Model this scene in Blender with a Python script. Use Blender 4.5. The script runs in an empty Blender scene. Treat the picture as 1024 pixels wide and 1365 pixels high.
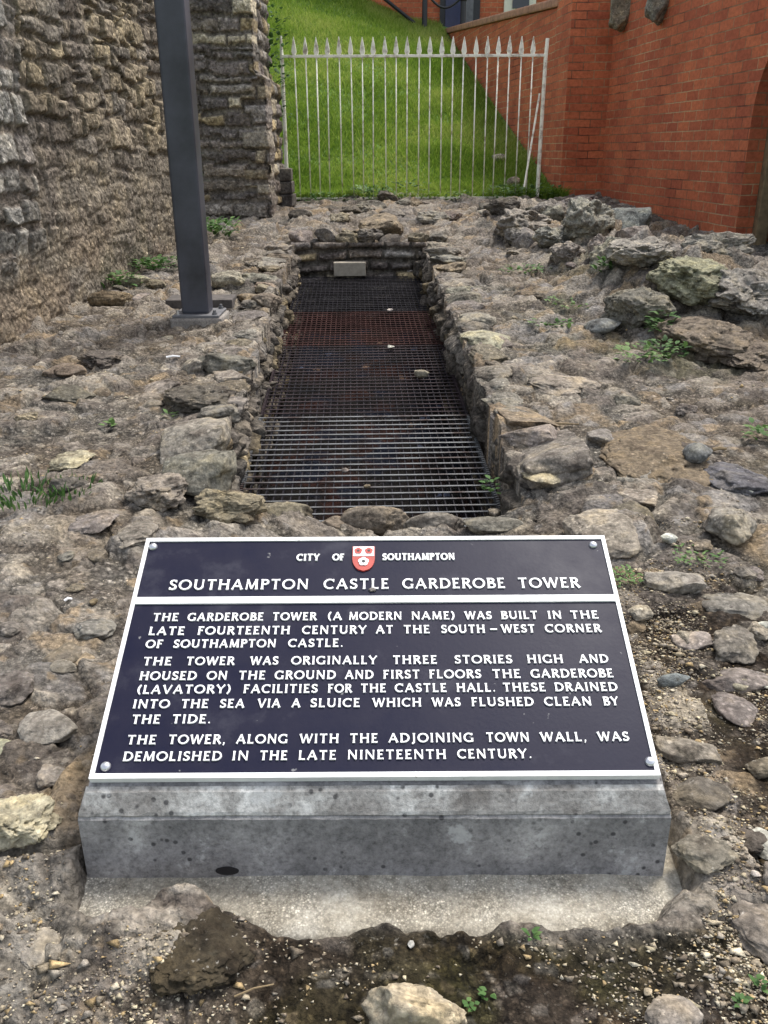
import bpy, bmesh, math, random
import numpy as np
from mathutils import Vector, Matrix

S = bpy.context.scene
C = S.collection
RD = math.radians
random.seed(7)
RNG = np.random.default_rng(11)

# ------------------------------------------------------------------ camera, sky, sun, exposure
CAM_H, PITCH, ROLL, FPX, IW, IH = 1.14, 22.4, 0.25, 1170.0, 1024.0, 1365.0
cam_data = bpy.data.cameras.new('camera')
cam = bpy.data.objects.new('camera', cam_data)
C.objects.link(cam)
CAM_M = (Matrix.Translation((0, 0, CAM_H)) @ Matrix.Rotation(RD(90 - PITCH), 4, 'X') @ Matrix.Rotation(RD(-ROLL), 4, 'Z'))
cam.matrix_world = CAM_M
cam_data.sensor_fit = 'VERTICAL'
cam_data.angle = 2 * math.atan(IH / 2 / FPX)
cam_data.clip_start = 0.05
cam_data.clip_end = 400
S.camera = cam

SUN_EL, SUN_AZ = 62.0, 42.0       # azimuth measured from +Y towards +X
world = bpy.data.worlds.new('World')
S.world = world
world.use_nodes = True
wn = world.node_tree
bg = wn.nodes['Background']
sky = wn.nodes.new('ShaderNodeTexSky')
sky.sky_type = 'NISHITA'
sky.sun_disc = False
sky.sun_elevation = RD(SUN_EL)
sky.sun_rotation = RD(SUN_AZ)
sky.air_density = 1.0
sky.dust_density = 3.0
sky.ozone_density = 0.6
hs = wn.nodes.new('ShaderNodeHueSaturation')      # thin cloud: a whiter sky
hs.inputs['Saturation'].default_value = 0.5
wn.links.new(sky.outputs[0], hs.inputs['Color'])
wn.links.new(hs.outputs[0], bg.inputs[0])
bg.inputs[1].default_value = 0.15

sun_d = bpy.data.lights.new('sun', 'SUN')
sun_d.energy = 1.5
sun_d.angle = RD(18.0)
sun_d.color = (1.0, 0.95, 0.88)
sun = bpy.data.objects.new('sun', sun_d)
C.objects.link(sun)
sd = Vector((math.sin(RD(SUN_AZ)) * math.cos(RD(SUN_EL)), math.cos(RD(SUN_AZ)) * math.cos(RD(SUN_EL)), math.sin(RD(SUN_EL))))
sun.rotation_euler = sd.to_track_quat('Z', 'Y').to_euler()
S.view_settings.view_transform = 'Standard'
S.view_settings.look = 'None'
S.view_settings.exposure = 1.12
S.view_settings.gamma = 1.0
S.view_settings.use_curve_mapping = False

# ------------------------------------------------------------------ measuring helpers
CAMR = CAM_M.to_3x3()
CAMP = Vector((0, 0, CAM_H))


def ray(px, py):
    """direction with unit depth along the optical axis"""
    return CAMR @ Vector(((px - IW / 2) / FPX, -(py - IH / 2) / FPX, -1.0))


def on_plane(px, py, a, b):
    """hit with z = a + b*y; returns point and depth"""
    d = ray(px, py)
    t = (a - CAM_H) / (d.z - b * d.y)
    return CAMP + d * t, t


GSL = 0.07


def cxl(y):
    return 0.0315 - 0.0313 * y


# ------------------------------------------------------------------ numpy noise
def _h(ix, iy, iz, seed):
    M = 0xFFFFFFFF
    h = (ix.astype(np.int64) * 374761393 + iy.astype(np.int64) * 668265263 + iz.astype(np.int64) * 2147483647 + seed * 974634777) & M
    h = ((h ^ (h >> 13)) * 1274126177) & M
    h = ((h ^ (h >> 16)) * 2246822519) & M
    return ((h ^ (h >> 15)) & 0xFFFFFF).astype(np.float64) / float(0x1000000)


def noise2(x, y, seed=0):
    ix, iy = np.floor(x), np.floor(y)
    fx, fy = x - ix, y - iy
    fx = fx * fx * (3 - 2 * fx); fy = fy * fy * (3 - 2 * fy)
    z = np.zeros_like(ix)
    a = _h(ix, iy, z, seed); b = _h(ix + 1, iy, z, seed); c = _h(ix, iy + 1, z, seed); d = _h(ix + 1, iy + 1, z, seed)
    return (a * (1 - fx) + b * fx) * (1 - fy) + (c * (1 - fx) + d * fx) * fy


def fbm2(x, y, seed=0, oct=4, gain=0.5):
    s = np.zeros_like(x); amp = 1.0; tot = 0
    for k in range(oct):
        s += amp * (noise2(x * 2.03 ** k + 17.3 * k, y * 2.03 ** k - 9.1 * k, seed + k) - 0.5)
        tot += amp; amp *= gain
    return s / tot * 2


def noise3(x, y, z, seed=0):
    ix, iy, iz = np.floor(x), np.floor(y), np.floor(z)
    fx, fy, fz = x - ix, y - iy, z - iz
    fx = fx * fx * (3 - 2 * fx); fy = fy * fy * (3 - 2 * fy); fz = fz * fz * (3 - 2 * fz)
    r = 0
    for i in (0, 1):
        for j in (0, 1):
            for k in (0, 1):
                r = r + _h(ix + i, iy + j, iz + k, seed) * (fx if i else 1 - fx) * (fy if j else 1 - fy) * (fz if k else 1 - fz)
    return r


def fbm3(x, y, z, seed=0, oct=4, gain=0.5):
    s = np.zeros_like(x); amp = 1.0; tot = 0
    for k in range(oct):
        f = 2.03 ** k
        s += amp * (noise3(x * f + 13.7 * k, y * f, z * f, seed + k) - 0.5)
        tot += amp; amp *= gain
    return s / tot * 2


def vor2(x, y, cell, seed):
    """F1, F2, offset to the site, three random numbers of the cell"""
    X, Y = x / cell, y / cell
    ix, iy = np.floor(X), np.floor(Y)
    z0 = np.zeros_like(ix)
    f1 = np.full_like(X, 9.0); f2 = np.full_like(X, 9.0)
    bx = np.zeros_like(X); by = np.zeros_like(X); ox = np.zeros_like(X); oy = np.zeros_like(X)
    for i in (-1, 0, 1):
        for j in (-1, 0, 1):
            cx, cy = ix + i, iy + j
            sx = cx + 0.1 + 0.8 * _h(cx, cy, z0, seed); sy = cy + 0.1 + 0.8 * _h(cx, cy, z0 + 1, seed)
            d = np.hypot(X - sx, Y - sy)
            near = d < f1
            f2 = np.where(near, f1, np.minimum(f2, d))
            f1 = np.where(near, d, f1)
            bx = np.where(near, cx, bx); by = np.where(near, cy, by)
            ox = np.where(near, X - sx, ox); oy = np.where(near, Y - sy, oy)
    rs = [_h(bx, by, z0 + 5 + k, seed) for k in range(4)]
    return f1, f2, ox * cell, oy * cell, rs


def sst(a, b, x):
    t = np.clip((x - a) / (b - a), 0, 1)
    return t * t * (3 - 2 * t)


def mix(a, b, t):
    return a * (1 - t)[..., None] + b * t[..., None]


# ------------------------------------------------------------------ objects, names, labels
def tag(o, label=None, cat=None, group=None, kind=None):
    if label: o['label'] = label
    if cat: o['category'] = cat
    if group: o['group'] = group
    if kind: o['kind'] = kind
    return o


def empty(name, loc):
    o = bpy.data.objects.new(name, None)
    o.empty_display_size = 0.1
    o.location = loc
    C.objects.link(o)
    return o


def link_mesh(name, me, mat, parent=None, loc=None):
    o = bpy.data.objects.new(name, me)
    if mat is not None and not me.materials:
        me.materials.append(mat)
    if parent is not None:
        o.parent = parent
    if loc is not None:
        o.location = loc
    C.objects.link(o)
    return o


def np_mesh(name, V, F, col=None, smooth=True, uv=None):
    """V (n,3); F (m,4) or (m,3)"""
    me = bpy.data.meshes.new(name)
    V = np.ascontiguousarray(V, np.float32); F = np.ascontiguousarray(F, np.int32)
    k = F.shape[1]
    me.vertices.add(len(V)); me.vertices.foreach_set('co', V.ravel())
    me.loops.add(F.size); me.loops.foreach_set('vertex_index', F.ravel())
    me.polygons.add(len(F))
    me.polygons.foreach_set('loop_start', np.arange(0, F.size, k, dtype=np.int32))
    me.polygons.foreach_set('loop_total', np.full(len(F), k, np.int32))
    if smooth:
        me.polygons.foreach_set('use_smooth', np.ones(len(F), bool))
    me.update(calc_edges=True)
    if col is not None:
        a = me.attributes.new('col', 'FLOAT_COLOR', 'POINT')
        c4 = np.ones((len(V), 4), np.float32); c4[:, :col.shape[1]] = col
        a.data.foreach_set('color', c4.ravel())
    return me


def grid_faces(nr, nc):
    i = np.arange((nr - 1) * nc).reshape(nr - 1, nc)[:, :-1]
    return np.stack([i, i + 1, i + nc + 1, i + nc], -1).reshape(-1, 4)


class MB:
    """collects simple solids; build() links them as one mesh object"""

    def __init__(self):
        self.v = []; self.f = []; self.uv = None

    def add(self, vs, fs):
        o = len(self.v)
        self.v += [tuple(v) for v in vs]
        self.f += [tuple(i + o for i in f) for f in fs]

    def box(self, c, s, R=None):
        vs = []
        for i in (-.5, .5):
            for j in (-.5, .5):
                for k in (-.5, .5):
                    p = Vector((i * s[0], j * s[1], k * s[2]))
                    if R is not None: p = R @ p
                    vs.append(Vector(c) + p)
        self.add(vs, [(0, 1, 3, 2), (4, 6, 7, 5), (0, 4, 5, 1), (2, 3, 7, 6), (0, 2, 6, 4), (1, 5, 7, 3)])

    def bar(self, a, b, w, h, up=(0, 0, 1)):
        a, b = Vector(a), Vector(b)
        d = (b - a); L = d.length; d.normalize()
        s = d.cross(Vector(up))
        if s.length < 1e-5: s = d.cross(Vector((0, 1, 0)))
        s.normalize(); u = s.cross(d)
        R = Matrix((d, s, u)).transposed()
        self.box((a + b) / 2, (L, w, h), R)

    def tube(self, pts, r, n=8, cap=True):
        pts = [Vector(p) for p in pts]
        rs = r if isinstance(r, (list, tuple)) else [r] * len(pts)
        rings = []
        for i, p in enumerate(pts):
            d = (pts[min(i + 1, len(pts) - 1)] - pts[max(i - 1, 0)]).normalized()
            s = d.cross(Vector((0, 0, 1)))
            if s.length < 1e-3: s = d.cross(Vector((0, 1, 0)))
            s.normalize(); u = s.cross(d)
            rings.append([p + (s * math.cos(2 * math.pi * k / n) + u * math.sin(2 * math.pi * k / n)) * rs[i] for k in range(n)])
        vs = [v for r_ in rings for v in r_]
        fs = []
        for i in range(len(pts) - 1):
            for k in range(n):
                a = i * n + k; b = i * n + (k + 1) % n
                fs.append((a, b, b + n, a + n))
        if cap:
            fs.append(tuple(range(n - 1, -1, -1))); fs.append(tuple((len(pts) - 1) * n + k for k in range(n)))
        self.add(vs, fs)

    def prism(self, poly, ax, ay, az, o, h):
        """polygon (2-D list) extruded h along az"""
        o = Vector(o); n = len(poly)
        b = [o + ax * x + ay * y for x, y in poly]
        t = [p + az * h for p in b]
        fs = [tuple(range(n - 1, -1, -1)), tuple(range(n, 2 * n))]
        for i in range(n):
            j = (i + 1) % n
            fs.append((i, j, n + j, n + i))
        self.add(b + t, fs)

    def lathe(self, c, prof, n=24):
        c = Vector(c); vs = []; fs = []
        for r, z in prof:
            for k in range(n):
                a = 2 * math.pi * k / n
                vs.append(c + Vector((r * math.cos(a), r * math.sin(a), z)))
        for i in range(len(prof) - 1):
            for k in range(n):
                a = i * n + k; b = i * n + (k + 1) % n
                fs.append((a, b, b + n, a + n))
        fs.append(tuple((len(prof) - 1) * n + k for k in range(n)))
        self.add(vs, fs)

    def build(self, name, mat, parent=None, origin=(0, 0, 0), bevel=0, smooth=False, seg=2, fix=True):
        me = bpy.data.meshes.new(name)
        ox, oy, oz = origin
        me.from_pydata([(x - ox, y - oy, z - oz) for x, y, z in self.v], [], self.f)
        if fix or bevel:
            bm = bmesh.new(); bm.from_mesh(me)
            bmesh.ops.recalc_face_normals(bm, faces=bm.faces)
            if bevel:
                bmesh.ops.bevel(bm, geom=[e for e in bm.edges if len(e.link_faces) == 2 and e.calc_face_angle(0) > 0.5], offset=bevel, segments=seg, affect='EDGES', profile=0.6)
            bm.to_mesh(me); bm.free()
        if smooth:
            for p in me.polygons: p.use_smooth = True
        return link_mesh(name, me, mat, parent, None if parent else origin)


# ------------------------------------------------------------------ materials
def new_mat(name):
    m = bpy.data.materials.new(name)
    m.use_nodes = True
    nt = m.node_tree
    b = nt.nodes['Principled BSDF']
    return m, nt, b


def nd(nt, t, **kw):
    n = nt.nodes.new(t)
    for k, v in kw.items(): setattr(n, k, v)
    return n


def noise_node(nt, scale, detail=4, rough=0.55, coord='Object', vec=None):
    n = nd(nt, 'ShaderNodeTexNoise')
    n.inputs['Scale'].default_value = scale; n.inputs['Detail'].default_value = detail; n.inputs['Roughness'].default_value = rough
    if vec is None:
        tc = nd(nt, 'ShaderNodeTexCoord'); vec = tc.outputs[coord]
    nt.links.new(vec, n.inputs['Vector'])
    return n


def ramp(nt, src, stops):
    r = nd(nt, 'ShaderNodeValToRGB')
    e = r.color_ramp.elements
    while len(e) > 1: e.remove(e[-1])
    e[0].position = stops[0][0]
    e[0].color = stops[0][1] if len(stops[0][1]) == 4 else (*stops[0][1], 1)
    for p, c in stops[1:]:
        q = e.new(p); q.color = c if len(c) == 4 else (*c, 1)
    nt.links.new(src, r.inputs[0])
    return r


def gray(v): return (v, v, v, 1)


def mixc(nt, a, b, fac, mode='MIX'):
    m = nd(nt, 'ShaderNodeMix'); m.data_type = 'RGBA'; m.blend_type = mode
    for i, s in ((0, fac), (6, a), (7, b)):
        if isinstance(s, (int, float)): m.inputs[i].default_value = s
        elif isinstance(s, tuple): m.inputs[i].default_value = s if len(s) == 4 else (*s, 1)
        else: nt.links.new(s, m.inputs[i])
    return m.outputs[2]


def bump(nt, b, src, strength, dist, prev=None):
    n = nd(nt, 'ShaderNodeBump')
    n.inputs['Strength'].default_value = strength; n.inputs['Distance'].default_value = dist
    nt.links.new(src, n.inputs['Height'])
    if prev is not None: nt.links.new(prev.outputs[0], n.inputs['Normal'])
    nt.links.new(n.outputs[0], b.inputs['Normal'])
    return n


def grit(nt, P, c, scale, amt, mask_scale=6.0, loose=None):
    """small aggregate: random tone per grain, dark gaps; returns colour and a height"""
    v = nd(nt, 'ShaderNodeTexVoronoi'); v.inputs['Scale'].default_value = scale
    nw = noise_node(nt, scale * 0.6, 3, 0.6, vec=P)
    ad = nd(nt, 'ShaderNodeVectorMath', operation='MULTIPLY_ADD'); nt.links.new(nw.outputs['Color'], ad.inputs[0])
    ad.inputs[1].default_value = (1.1 / scale,) * 3; nt.links.new(P, ad.inputs[2])
    nt.links.new(ad.outputs[0], v.inputs['Vector'])
    sep = nd(nt, 'ShaderNodeSeparateColor'); nt.links.new(v.outputs['Color'], sep.inputs[0])
    tone = ramp(nt, sep.outputs[0], [(0.0, gray(0.55)), (0.45, gray(0.95)), (0.80, gray(1.25)), (0.93, gray(1.5)), (0.97, gray(2.3))])
    gap = ramp(nt, v.outputs['Distance'], [(0.30, gray(1)), (0.62, gray(0.42))])
    t = mixc(nt, tone.outputs[0], gap.outputs[0], 1.0, 'MULTIPLY')
    nm = noise_node(nt, mask_scale, 4, 0.6, vec=P)
    mk = ramp(nt, nm.outputs[0], [(0.36, gray(amt * 0.25)), (0.60, gray(amt))])
    mko = mk.outputs[0] if loose is None else mixc(nt, mk.outputs[0], loose, 1.0, 'MULTIPLY')
    t = mixc(nt, (1, 1, 1, 1), t, mko)
    return mixc(nt, c, t, 1.0, 'MULTIPLY'), v.outputs['Distance']


def masonry_mat(name, fine=55.0, contrast=1.0, bumpd=0.006, lichen=0.25, gr=(70, 210, 0.8)):
    m, nt, b = new_mat(name)
    at = nd(nt, 'ShaderNodeAttribute', attribute_name='col')
    geo = nd(nt, 'ShaderNodeNewGeometry')
    P = geo.outputs['Position']
    n1 = noise_node(nt, fine, 6, 0.65, vec=P)
    r1 = ramp(nt, n1.outputs[0], [(0.30, gray(1 - 0.62 * contrast)), (0.5, gray(1.0)), (0.70, gray(1 + 0.55 * contrast))])
    c = mixc(nt, at.outputs['Color'], r1.outputs[0], 1.0, 'MULTIPLY')
    n2 = noise_node(nt, 9.0, 5, 0.6, vec=P)
    r2 = ramp(nt, n2.outputs[0], [(0.3, (0.72, 0.70, 0.70)), (0.5, (1, 1, 1)), (0.7, (1.22, 1.18, 1.08))])
    c = mixc(nt, c, r2.outputs[0], 1.0, 'MULTIPLY')
    # pale lichen and chips
    n3 = noise_node(nt, 130.0, 3, 0.6, vec=P)
    r3 = ramp(nt, n3.outputs[0], [(0.62, gray(0)), (0.70, gray(1))])
    n4 = noise_node(nt, 5.0, 3, 0.5, vec=P)
    r4 = ramp(nt, n4.outputs[0], [(0.45, gray(0)), (0.62, gray(lichen))])
    f = mixc(nt, r3.outputs[0], r4.outputs[0], 1.0, 'MULTIPLY')
    c = mixc(nt, c, (0.48, 0.45, 0.38, 1), f)
    n5 = noise_node(nt, 38.0, 4, 0.7, vec=P)
    r5 = ramp(nt, n5.outputs[0], [(0.26, gray(0.4)), (0.38, gray(1))])
    c = mixc(nt, c, r5.outputs[0], 1.0, 'MULTIPLY')
    c, h1 = grit(nt, P, c, gr[0], gr[2], 6.0, at.outputs['Alpha'])
    c, h2 = grit(nt, P, c, gr[1], gr[2] * 0.8, 11.0, at.outputs['Alpha'])
    nt.links.new(c, b.inputs['Base Color'])
    b.inputs['Roughness'].default_value = 0.95
    b.inputs['Specular IOR Level'].default_value = 0.15
    bp = bump(nt, b, n1.outputs[0], 0.9, bumpd)
    iv = nd(nt, 'ShaderNodeMath', operation='MULTIPLY'); iv.inputs[1].default_value = -1.0; nt.links.new(h1, iv.inputs[0])
    bp = bump(nt, b, iv.outputs[0], 0.8, 0.5 / gr[0], bp)
    nf = noise_node(nt, fine * 4.5, 3, 0.7, vec=P)
    bump(nt, b, nf.outputs[0], 0.8, bumpd * 0.35, bp)
    return m


M_GROUND = masonry_mat('rubble_ground', 60, 1.0, 0.007, 0.4, (75, 230, 0.95))
M_WALL = masonry_mat('wall_stone', 34, 1.0, 0.010, 0.2, (38, 90, 0.55))


def rock_mat():
    m, nt, b = new_mat('rock')
    oi = nd(nt, 'ShaderNodeObjectInfo')
    geo = nd(nt, 'ShaderNodeNewGeometry'); P = geo.outputs['Position']
    n1 = noise_node(nt, 45.0, 7, 0.68, vec=P)
    r1 = ramp(nt, n1.outputs[0], [(0.28, gray(0.38)), (0.5, gray(1.0)), (0.72, gray(1.5))])
    c = mixc(nt, oi.outputs['Color'], r1.outputs[0], 1.0, 'MULTIPLY')
    n2 = noise_node(nt, 11.0, 5, 0.6, vec=P)
    r2 = ramp(nt, n2.outputs[0], [(0.32, (0.50, 0.47, 0.46)), (0.5, (1, 1, 1)), (0.68, (1.3, 1.22, 1.05))])
    c = mixc(nt, c, r2.outputs[0], 1.0, 'MULTIPLY')
    n3 = noise_node(nt, 26.0, 5, 0.65, vec=P)
    r3 = ramp(nt, n3.outputs[0], [(0.60, gray(0)), (0.68, gray(0.55))])
    c = mixc(nt, c, (0.05, 0.045, 0.032, 1), r3.outputs[0])
    n4 = noise_node(nt, 70.0, 4, 0.7, vec=P)
    r4 = ramp(nt, n4.outputs[0], [(0.63, gray(0)), (0.70, gray(0.55))])
    c = mixc(nt, c, (0.46, 0.43, 0.37, 1), r4.outputs[0])
    c, h1 = grit(nt, P, c, 110, 0.55, 14.0)
    n6 = noise_node(nt, 17.0, 6, 0.72, vec=P)
    r6 = ramp(nt, n6.outputs[0], [(0.34, gray(0.30)), (0.43, gray(1))])
    c = mixc(nt, c, r6.outputs[0], 0.85, 'MULTIPLY')
    nt.links.new(c, b.inputs['Base Color'])
    b.inputs['Roughness'].default_value = 0.93
    b.inputs['Specular IOR Level'].default_value = 0.2
    bp = bump(nt, b, n1.outputs[0], 0.8, 0.008)
    bump(nt, b, n4.outputs[0], 0.6, 0.003, bp)
    return m


M_ROCK = rock_mat()


def simple_mat(name, col, rough=0.6, metal=0.0, var=0.25, scale=12.0, bumpd=0.0, dark=None, spec=0.5, scale2=None):
    m, nt, b = new_mat(name)
    geo = nd(nt, 'ShaderNodeNewGeometry'); P = geo.outputs['Position']
    n = noise_node(nt, scale, 5, 0.6, vec=P)
    lo = dark if dark else tuple(c * (1 - var) for c in col)
    hi = tuple(min(1, c * (1 + var)) for c in col)
    r = ramp(nt, n.outputs[0], [(0.33, lo), (0.5, col), (0.7, hi)])
    nt.links.new(r.outputs[0], b.inputs['Base Color'])
    b.inputs['Roughness'].default_value = rough; b.inputs['Metallic'].default_value = metal
    b.inputs['Specular IOR Level'].default_value = spec
    if bumpd:
        n2 = noise_node(nt, scale2 or scale * 6, 4, 0.6, vec=P)
        bump(nt, b, n2.outputs[0], 0.6, bumpd)
    return m


def brick_mat(name):
    m, nt, b = new_mat(name)
    tc = nd(nt, 'ShaderNodeTexCoord'); uv = tc.outputs['UV']
    # slightly wavering courses
    nw = noise_node(nt, 6.0, 2, 0.5, vec=uv)
    sub = nd(nt, 'ShaderNodeVectorMath', operation='SUBTRACT'); nt.links.new(nw.outputs['Color'], sub.inputs[0]); sub.inputs[1].default_value = (.5, .5, .5)
    sc = nd(nt, 'ShaderNodeVectorMath', operation='SCALE'); nt.links.new(sub.outputs[0], sc.inputs[0]); sc.inputs['Scale'].default_value = 0.010
    ad = nd(nt, 'ShaderNodeVectorMath', operation='ADD'); nt.links.new(uv, ad.inputs[0]); nt.links.new(sc.outputs[0], ad.inputs[1])
    br = nd(nt, 'ShaderNodeTexBrick')
    nt.links.new(ad.outputs[0], br.inputs['Vector'])
    br.inputs['Scale'].default_value = 1.0
    br.inputs['Brick Width'].default_value = 0.225; br.inputs['Row Height'].default_value = 0.075
    br.inputs['Mortar Size'].default_value = 0.0050; br.inputs['Mortar Smooth'].default_value = 0.25; br.inputs['Bias'].default_value = 0.0
    br.inputs['Color1'].default_value = (0.51, 0.150, 0.067, 1); br.inputs['Color2'].default_value = (0.37, 0.098, 0.049, 1)
    br.inputs['Mortar'].default_value = (0, 0, 0, 1)
    n1 = noise_node(nt, 1.3, 4, 0.6, vec=uv)
    mort = ramp(nt, n1.outputs[0], [(0.36, (0.13, 0.055, 0.034)), (0.48, (0.32, 0.17, 0.09)), (0.58, (0.48, 0.30, 0.165))])
    n2 = noise_node(nt, 2.2, 5, 0.65, vec=uv)
    stain = ramp(nt, n2.outputs[0], [(0.28, (0.74, 0.68, 0.66)), (0.5, (1, 1, 1)), (0.7, (1.12, 1.10, 1.0))])
    c = mixc(nt, br.outputs['Color'], mort.outputs[0], br.outputs['Fac'])
    c = mixc(nt, c, stain.outputs[0], 1.0, 'MULTIPLY')
    n3 = noise_node(nt, 30, 5, 0.7, vec=uv)
    grit = ramp(nt, n3.outputs[0], [(0.3, gray(0.72)), (0.5, gray(1)), (0.7, gray(1.25))])
    c = mixc(nt, c, grit.outputs[0], 1.0, 'MULTIPLY')
    # scattered efflorescence streaks
    n4 = noise_node(nt, 4.5, 5, 0.7, vec=uv)
    ef = ramp(nt, n4.outputs[0], [(0.66, gray(0)), (0.78, gray(0.35))])
    c = mixc(nt, c, (0.5, 0.33, 0.26, 1), ef.outputs[0])
    nt.links.new(c, b.inputs['Base Color'])
    b.inputs['Roughness'].default_value = 0.9; b.inputs['Specular IOR Level'].default_value = 0.2
    inv = nd(nt, 'ShaderNodeMath', operation='SUBTRACT'); inv.inputs[0].default_value = 1.0; nt.links.new(br.outputs['Fac'], inv.inputs[1])
    bp = bump(nt, b, inv.outputs[0], 0.8, 0.006)
    bump(nt, b, n3.outputs[0], 0.5, 0.003, bp)
    return m


M_BRICK = brick_mat('red_brick')
M_COPING = simple_mat('brick_coping', (0.34, 0.17, 0.10), 0.9, var=0.35, scale=9, bumpd=0.004)
M_WHITE = simple_mat('white_paint', (0.86, 0.86, 0.84), 0.45, var=0.10, scale=25)
def worn_white():
    nt = M_WHITE.node_tree; b = nt.nodes['Principled BSDF']
    src = b.inputs['Base Color'].links[0].from_socket
    geo = nd(nt, 'ShaderNodeNewGeometry')
    n = noise_node(nt, 48, 5, 0.7, vec=geo.outputs['Position'])
    r = ramp(nt, n.outputs[0], [(0.66, gray(0)), (0.70, gray(.75))])
    nt.links.new(mixc(nt, src, (0.36, 0.33, 0.27, 1), r.outputs[0]), b.inputs['Base Color'])


worn_white()
M_RAIL = simple_mat('old_white_paint', (0.90, 0.87, 0.72), 0.6, var=0.1, scale=14, dark=(0.40, 0.33, 0.24), bumpd=0.001, scale2=90)
M_POST = simple_mat('grey_post_paint', (0.046, 0.047, 0.060), 0.45, var=0.55, scale=3.2, bumpd=0.0006, scale2=160)
M_STEELGREY = simple_mat('base_plate_grey', (0.12, 0.12, 0.125), 0.6, var=0.25, scale=20)
M_GALV = simple_mat('galvanised_bar', (0.15, 0.155, 0.155), 0.5, metal=0.3, var=0.4, scale=8, dark=(0.05, 0.03, 0.025))
M_GALVD = simple_mat('dull_dark_bar', (0.018, 0.016, 0.020), 0.7, metal=0.0, spec=0.15, var=0.4, scale=8)
M_GALVM = simple_mat('patchy_bar', (0.050, 0.036, 0.038), 0.7, spec=0.15, var=0.5, scale=5, dark=(0.018, 0.018, 0.022))
M_GALVR = simple_mat('rusty_bar', (0.060, 0.026, 0.022), 0.75, metal=0.0, spec=0.15, var=0.4, scale=8)
M_BLACK = simple_mat('black_iron', (0.012, 0.012, 0.014), 0.45, var=0.3)
M_DOOR = simple_mat('dark_door_boards', (0.02, 0.02, 0.024), 0.6, var=0.3)
M_BLUE = simple_mat('dark_blue_door_paint', (0.02, 0.025, 0.07), 0.4, var=0.2)
M_WOOD = simple_mat('weathered_timber', (0.20, 0.145, 0.075), 0.8, var=0.35, scale=18, bumpd=0.002)
M_CREAM = simple_mat('cream_frame_paint', (0.62, 0.60, 0.48), 0.5, var=0.08)
M_GLASS = simple_mat('dark_window_glass', (0.02, 0.022, 0.03), 0.08, var=0.1)
M_RED = simple_mat('crest_red', (0.40, 0.045, 0.03), 0.5, var=0.15, scale=60)
M_DARK = simple_mat('crest_dark', (0.012, 0.011, 0.014), 0.5)
M_STEEL = simple_mat('screw_steel', (0.55, 0.55, 0.56), 0.3, metal=0.8, var=0.1)
M_CBRICK = simple_mat('concrete_brick', (0.36, 0.32, 0.25), 0.9, var=0.2, scale=30, bumpd=0.003)
M_SLATE = simple_mat('dark_slab', (0.085, 0.075, 0.068), 0.9, var=0.4, scale=20, bumpd=0.003)


def panel_mat():
    m, nt, b = new_mat('navy_panel_paint')
    tc = nd(nt, 'ShaderNodeTexCoord'); P = tc.outputs['Object']
    n = noise_node(nt, 7, 6, 0.65, vec=P)
    r = ramp(nt, n.outputs[0], [(0.35, (0.007, 0.008, 0.024)), (0.55, (0.012, 0.012, 0.027)), (0.72, (0.042, 0.042, 0.058))])
    n2 = noise_node(nt, 55, 3, 0.5, vec=P)
    r2 = ramp(nt, n2.outputs[0], [(0.735, gray(0)), (0.77, gray(0.55))])
    c = mixc(nt, r.outputs[0], (0.30, 0.30, 0.29, 1), r2.outputs[0])
    nt.links.new(c, b.inputs['Base Color'])
    rr = ramp(nt, n.outputs[0], [(0.3, gray(0.34)), (0.7, gray(0.52))])
    nt.links.new(rr.outputs[0], b.inputs['Roughness'])
    b.inputs['Specular IOR Level'].default_value = 0.12
    n3 = noise_node(nt, 140, 3, 0.6, vec=P)
    bump(nt, b, n3.outputs[0], 0.25, 0.0006)
    return m


M_PANEL = panel_mat()


def concrete_mat(name, base, pale, dark, spots=True, blotch=7.0, agg=False):
    m, nt, b = new_mat(name)
    geo = nd(nt, 'ShaderNodeNewGeometry'); P = geo.outputs['Position']
    n = noise_node(nt, blotch, 7, 0.66, vec=P)
    r = ramp(nt, n.outputs[0], [(0.32, dark), (0.5, base), (0.66, pale)])
    n2 = noise_node(nt, 120, 5, 0.7, vec=P)
    r2 = ramp(nt, n2.outputs[0], [(0.3, gray(0.55)), (0.5, gray(1)), (0.7, gray(1.3))])
    c = mixc(nt, r.outputs[0], r2.outputs[0], 1.0, 'MULTIPLY')
    if agg: c, _h1 = grit(nt, P, c, 300, 0.75, 8.0)
    if spots:
        v = nd(nt, 'ShaderNodeTexVoronoi'); v.inputs['Scale'].default_value = 48
        nt.links.new(P, v.inputs['Vector'])
        r3 = ramp(nt, v.outputs['Distance'], [(0.14, gray(1)), (0.24, gray(0))])
        n4 = noise_node(nt, 9, 3, 0.6, vec=P)
        r4 = ramp(nt, n4.outputs[0], [(0.50, gray(0)), (0.56, gray(0.8))])
        f = mixc(nt, r3.outputs[0], r4.outputs[0], 1.0, 'MULTIPLY')
        c = mixc(nt, c, (0.035, 0.034, 0.036, 1), f)
        n5 = noise_node(nt, 14, 5, 0.7, vec=P)
        r5 = ramp(nt, n5.outputs[0], [(0.60, gray(0)), (0.66, gray(0.55))])
        c = mixc(nt, c, (0.52, 0.52, 0.50, 1), r5.outputs[0])
    nt.links.new(c, b.inputs['Base Color'])
    b.inputs['Roughness'].default_value = 0.92; b.inputs['Specular IOR Level'].default_value = 0.2
    bp = bump(nt, b, n2.outputs[0], 0.7, 0.0022)
    bump(nt, b, n.outputs[0], 0.4, 0.004, bp)
    return m


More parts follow.
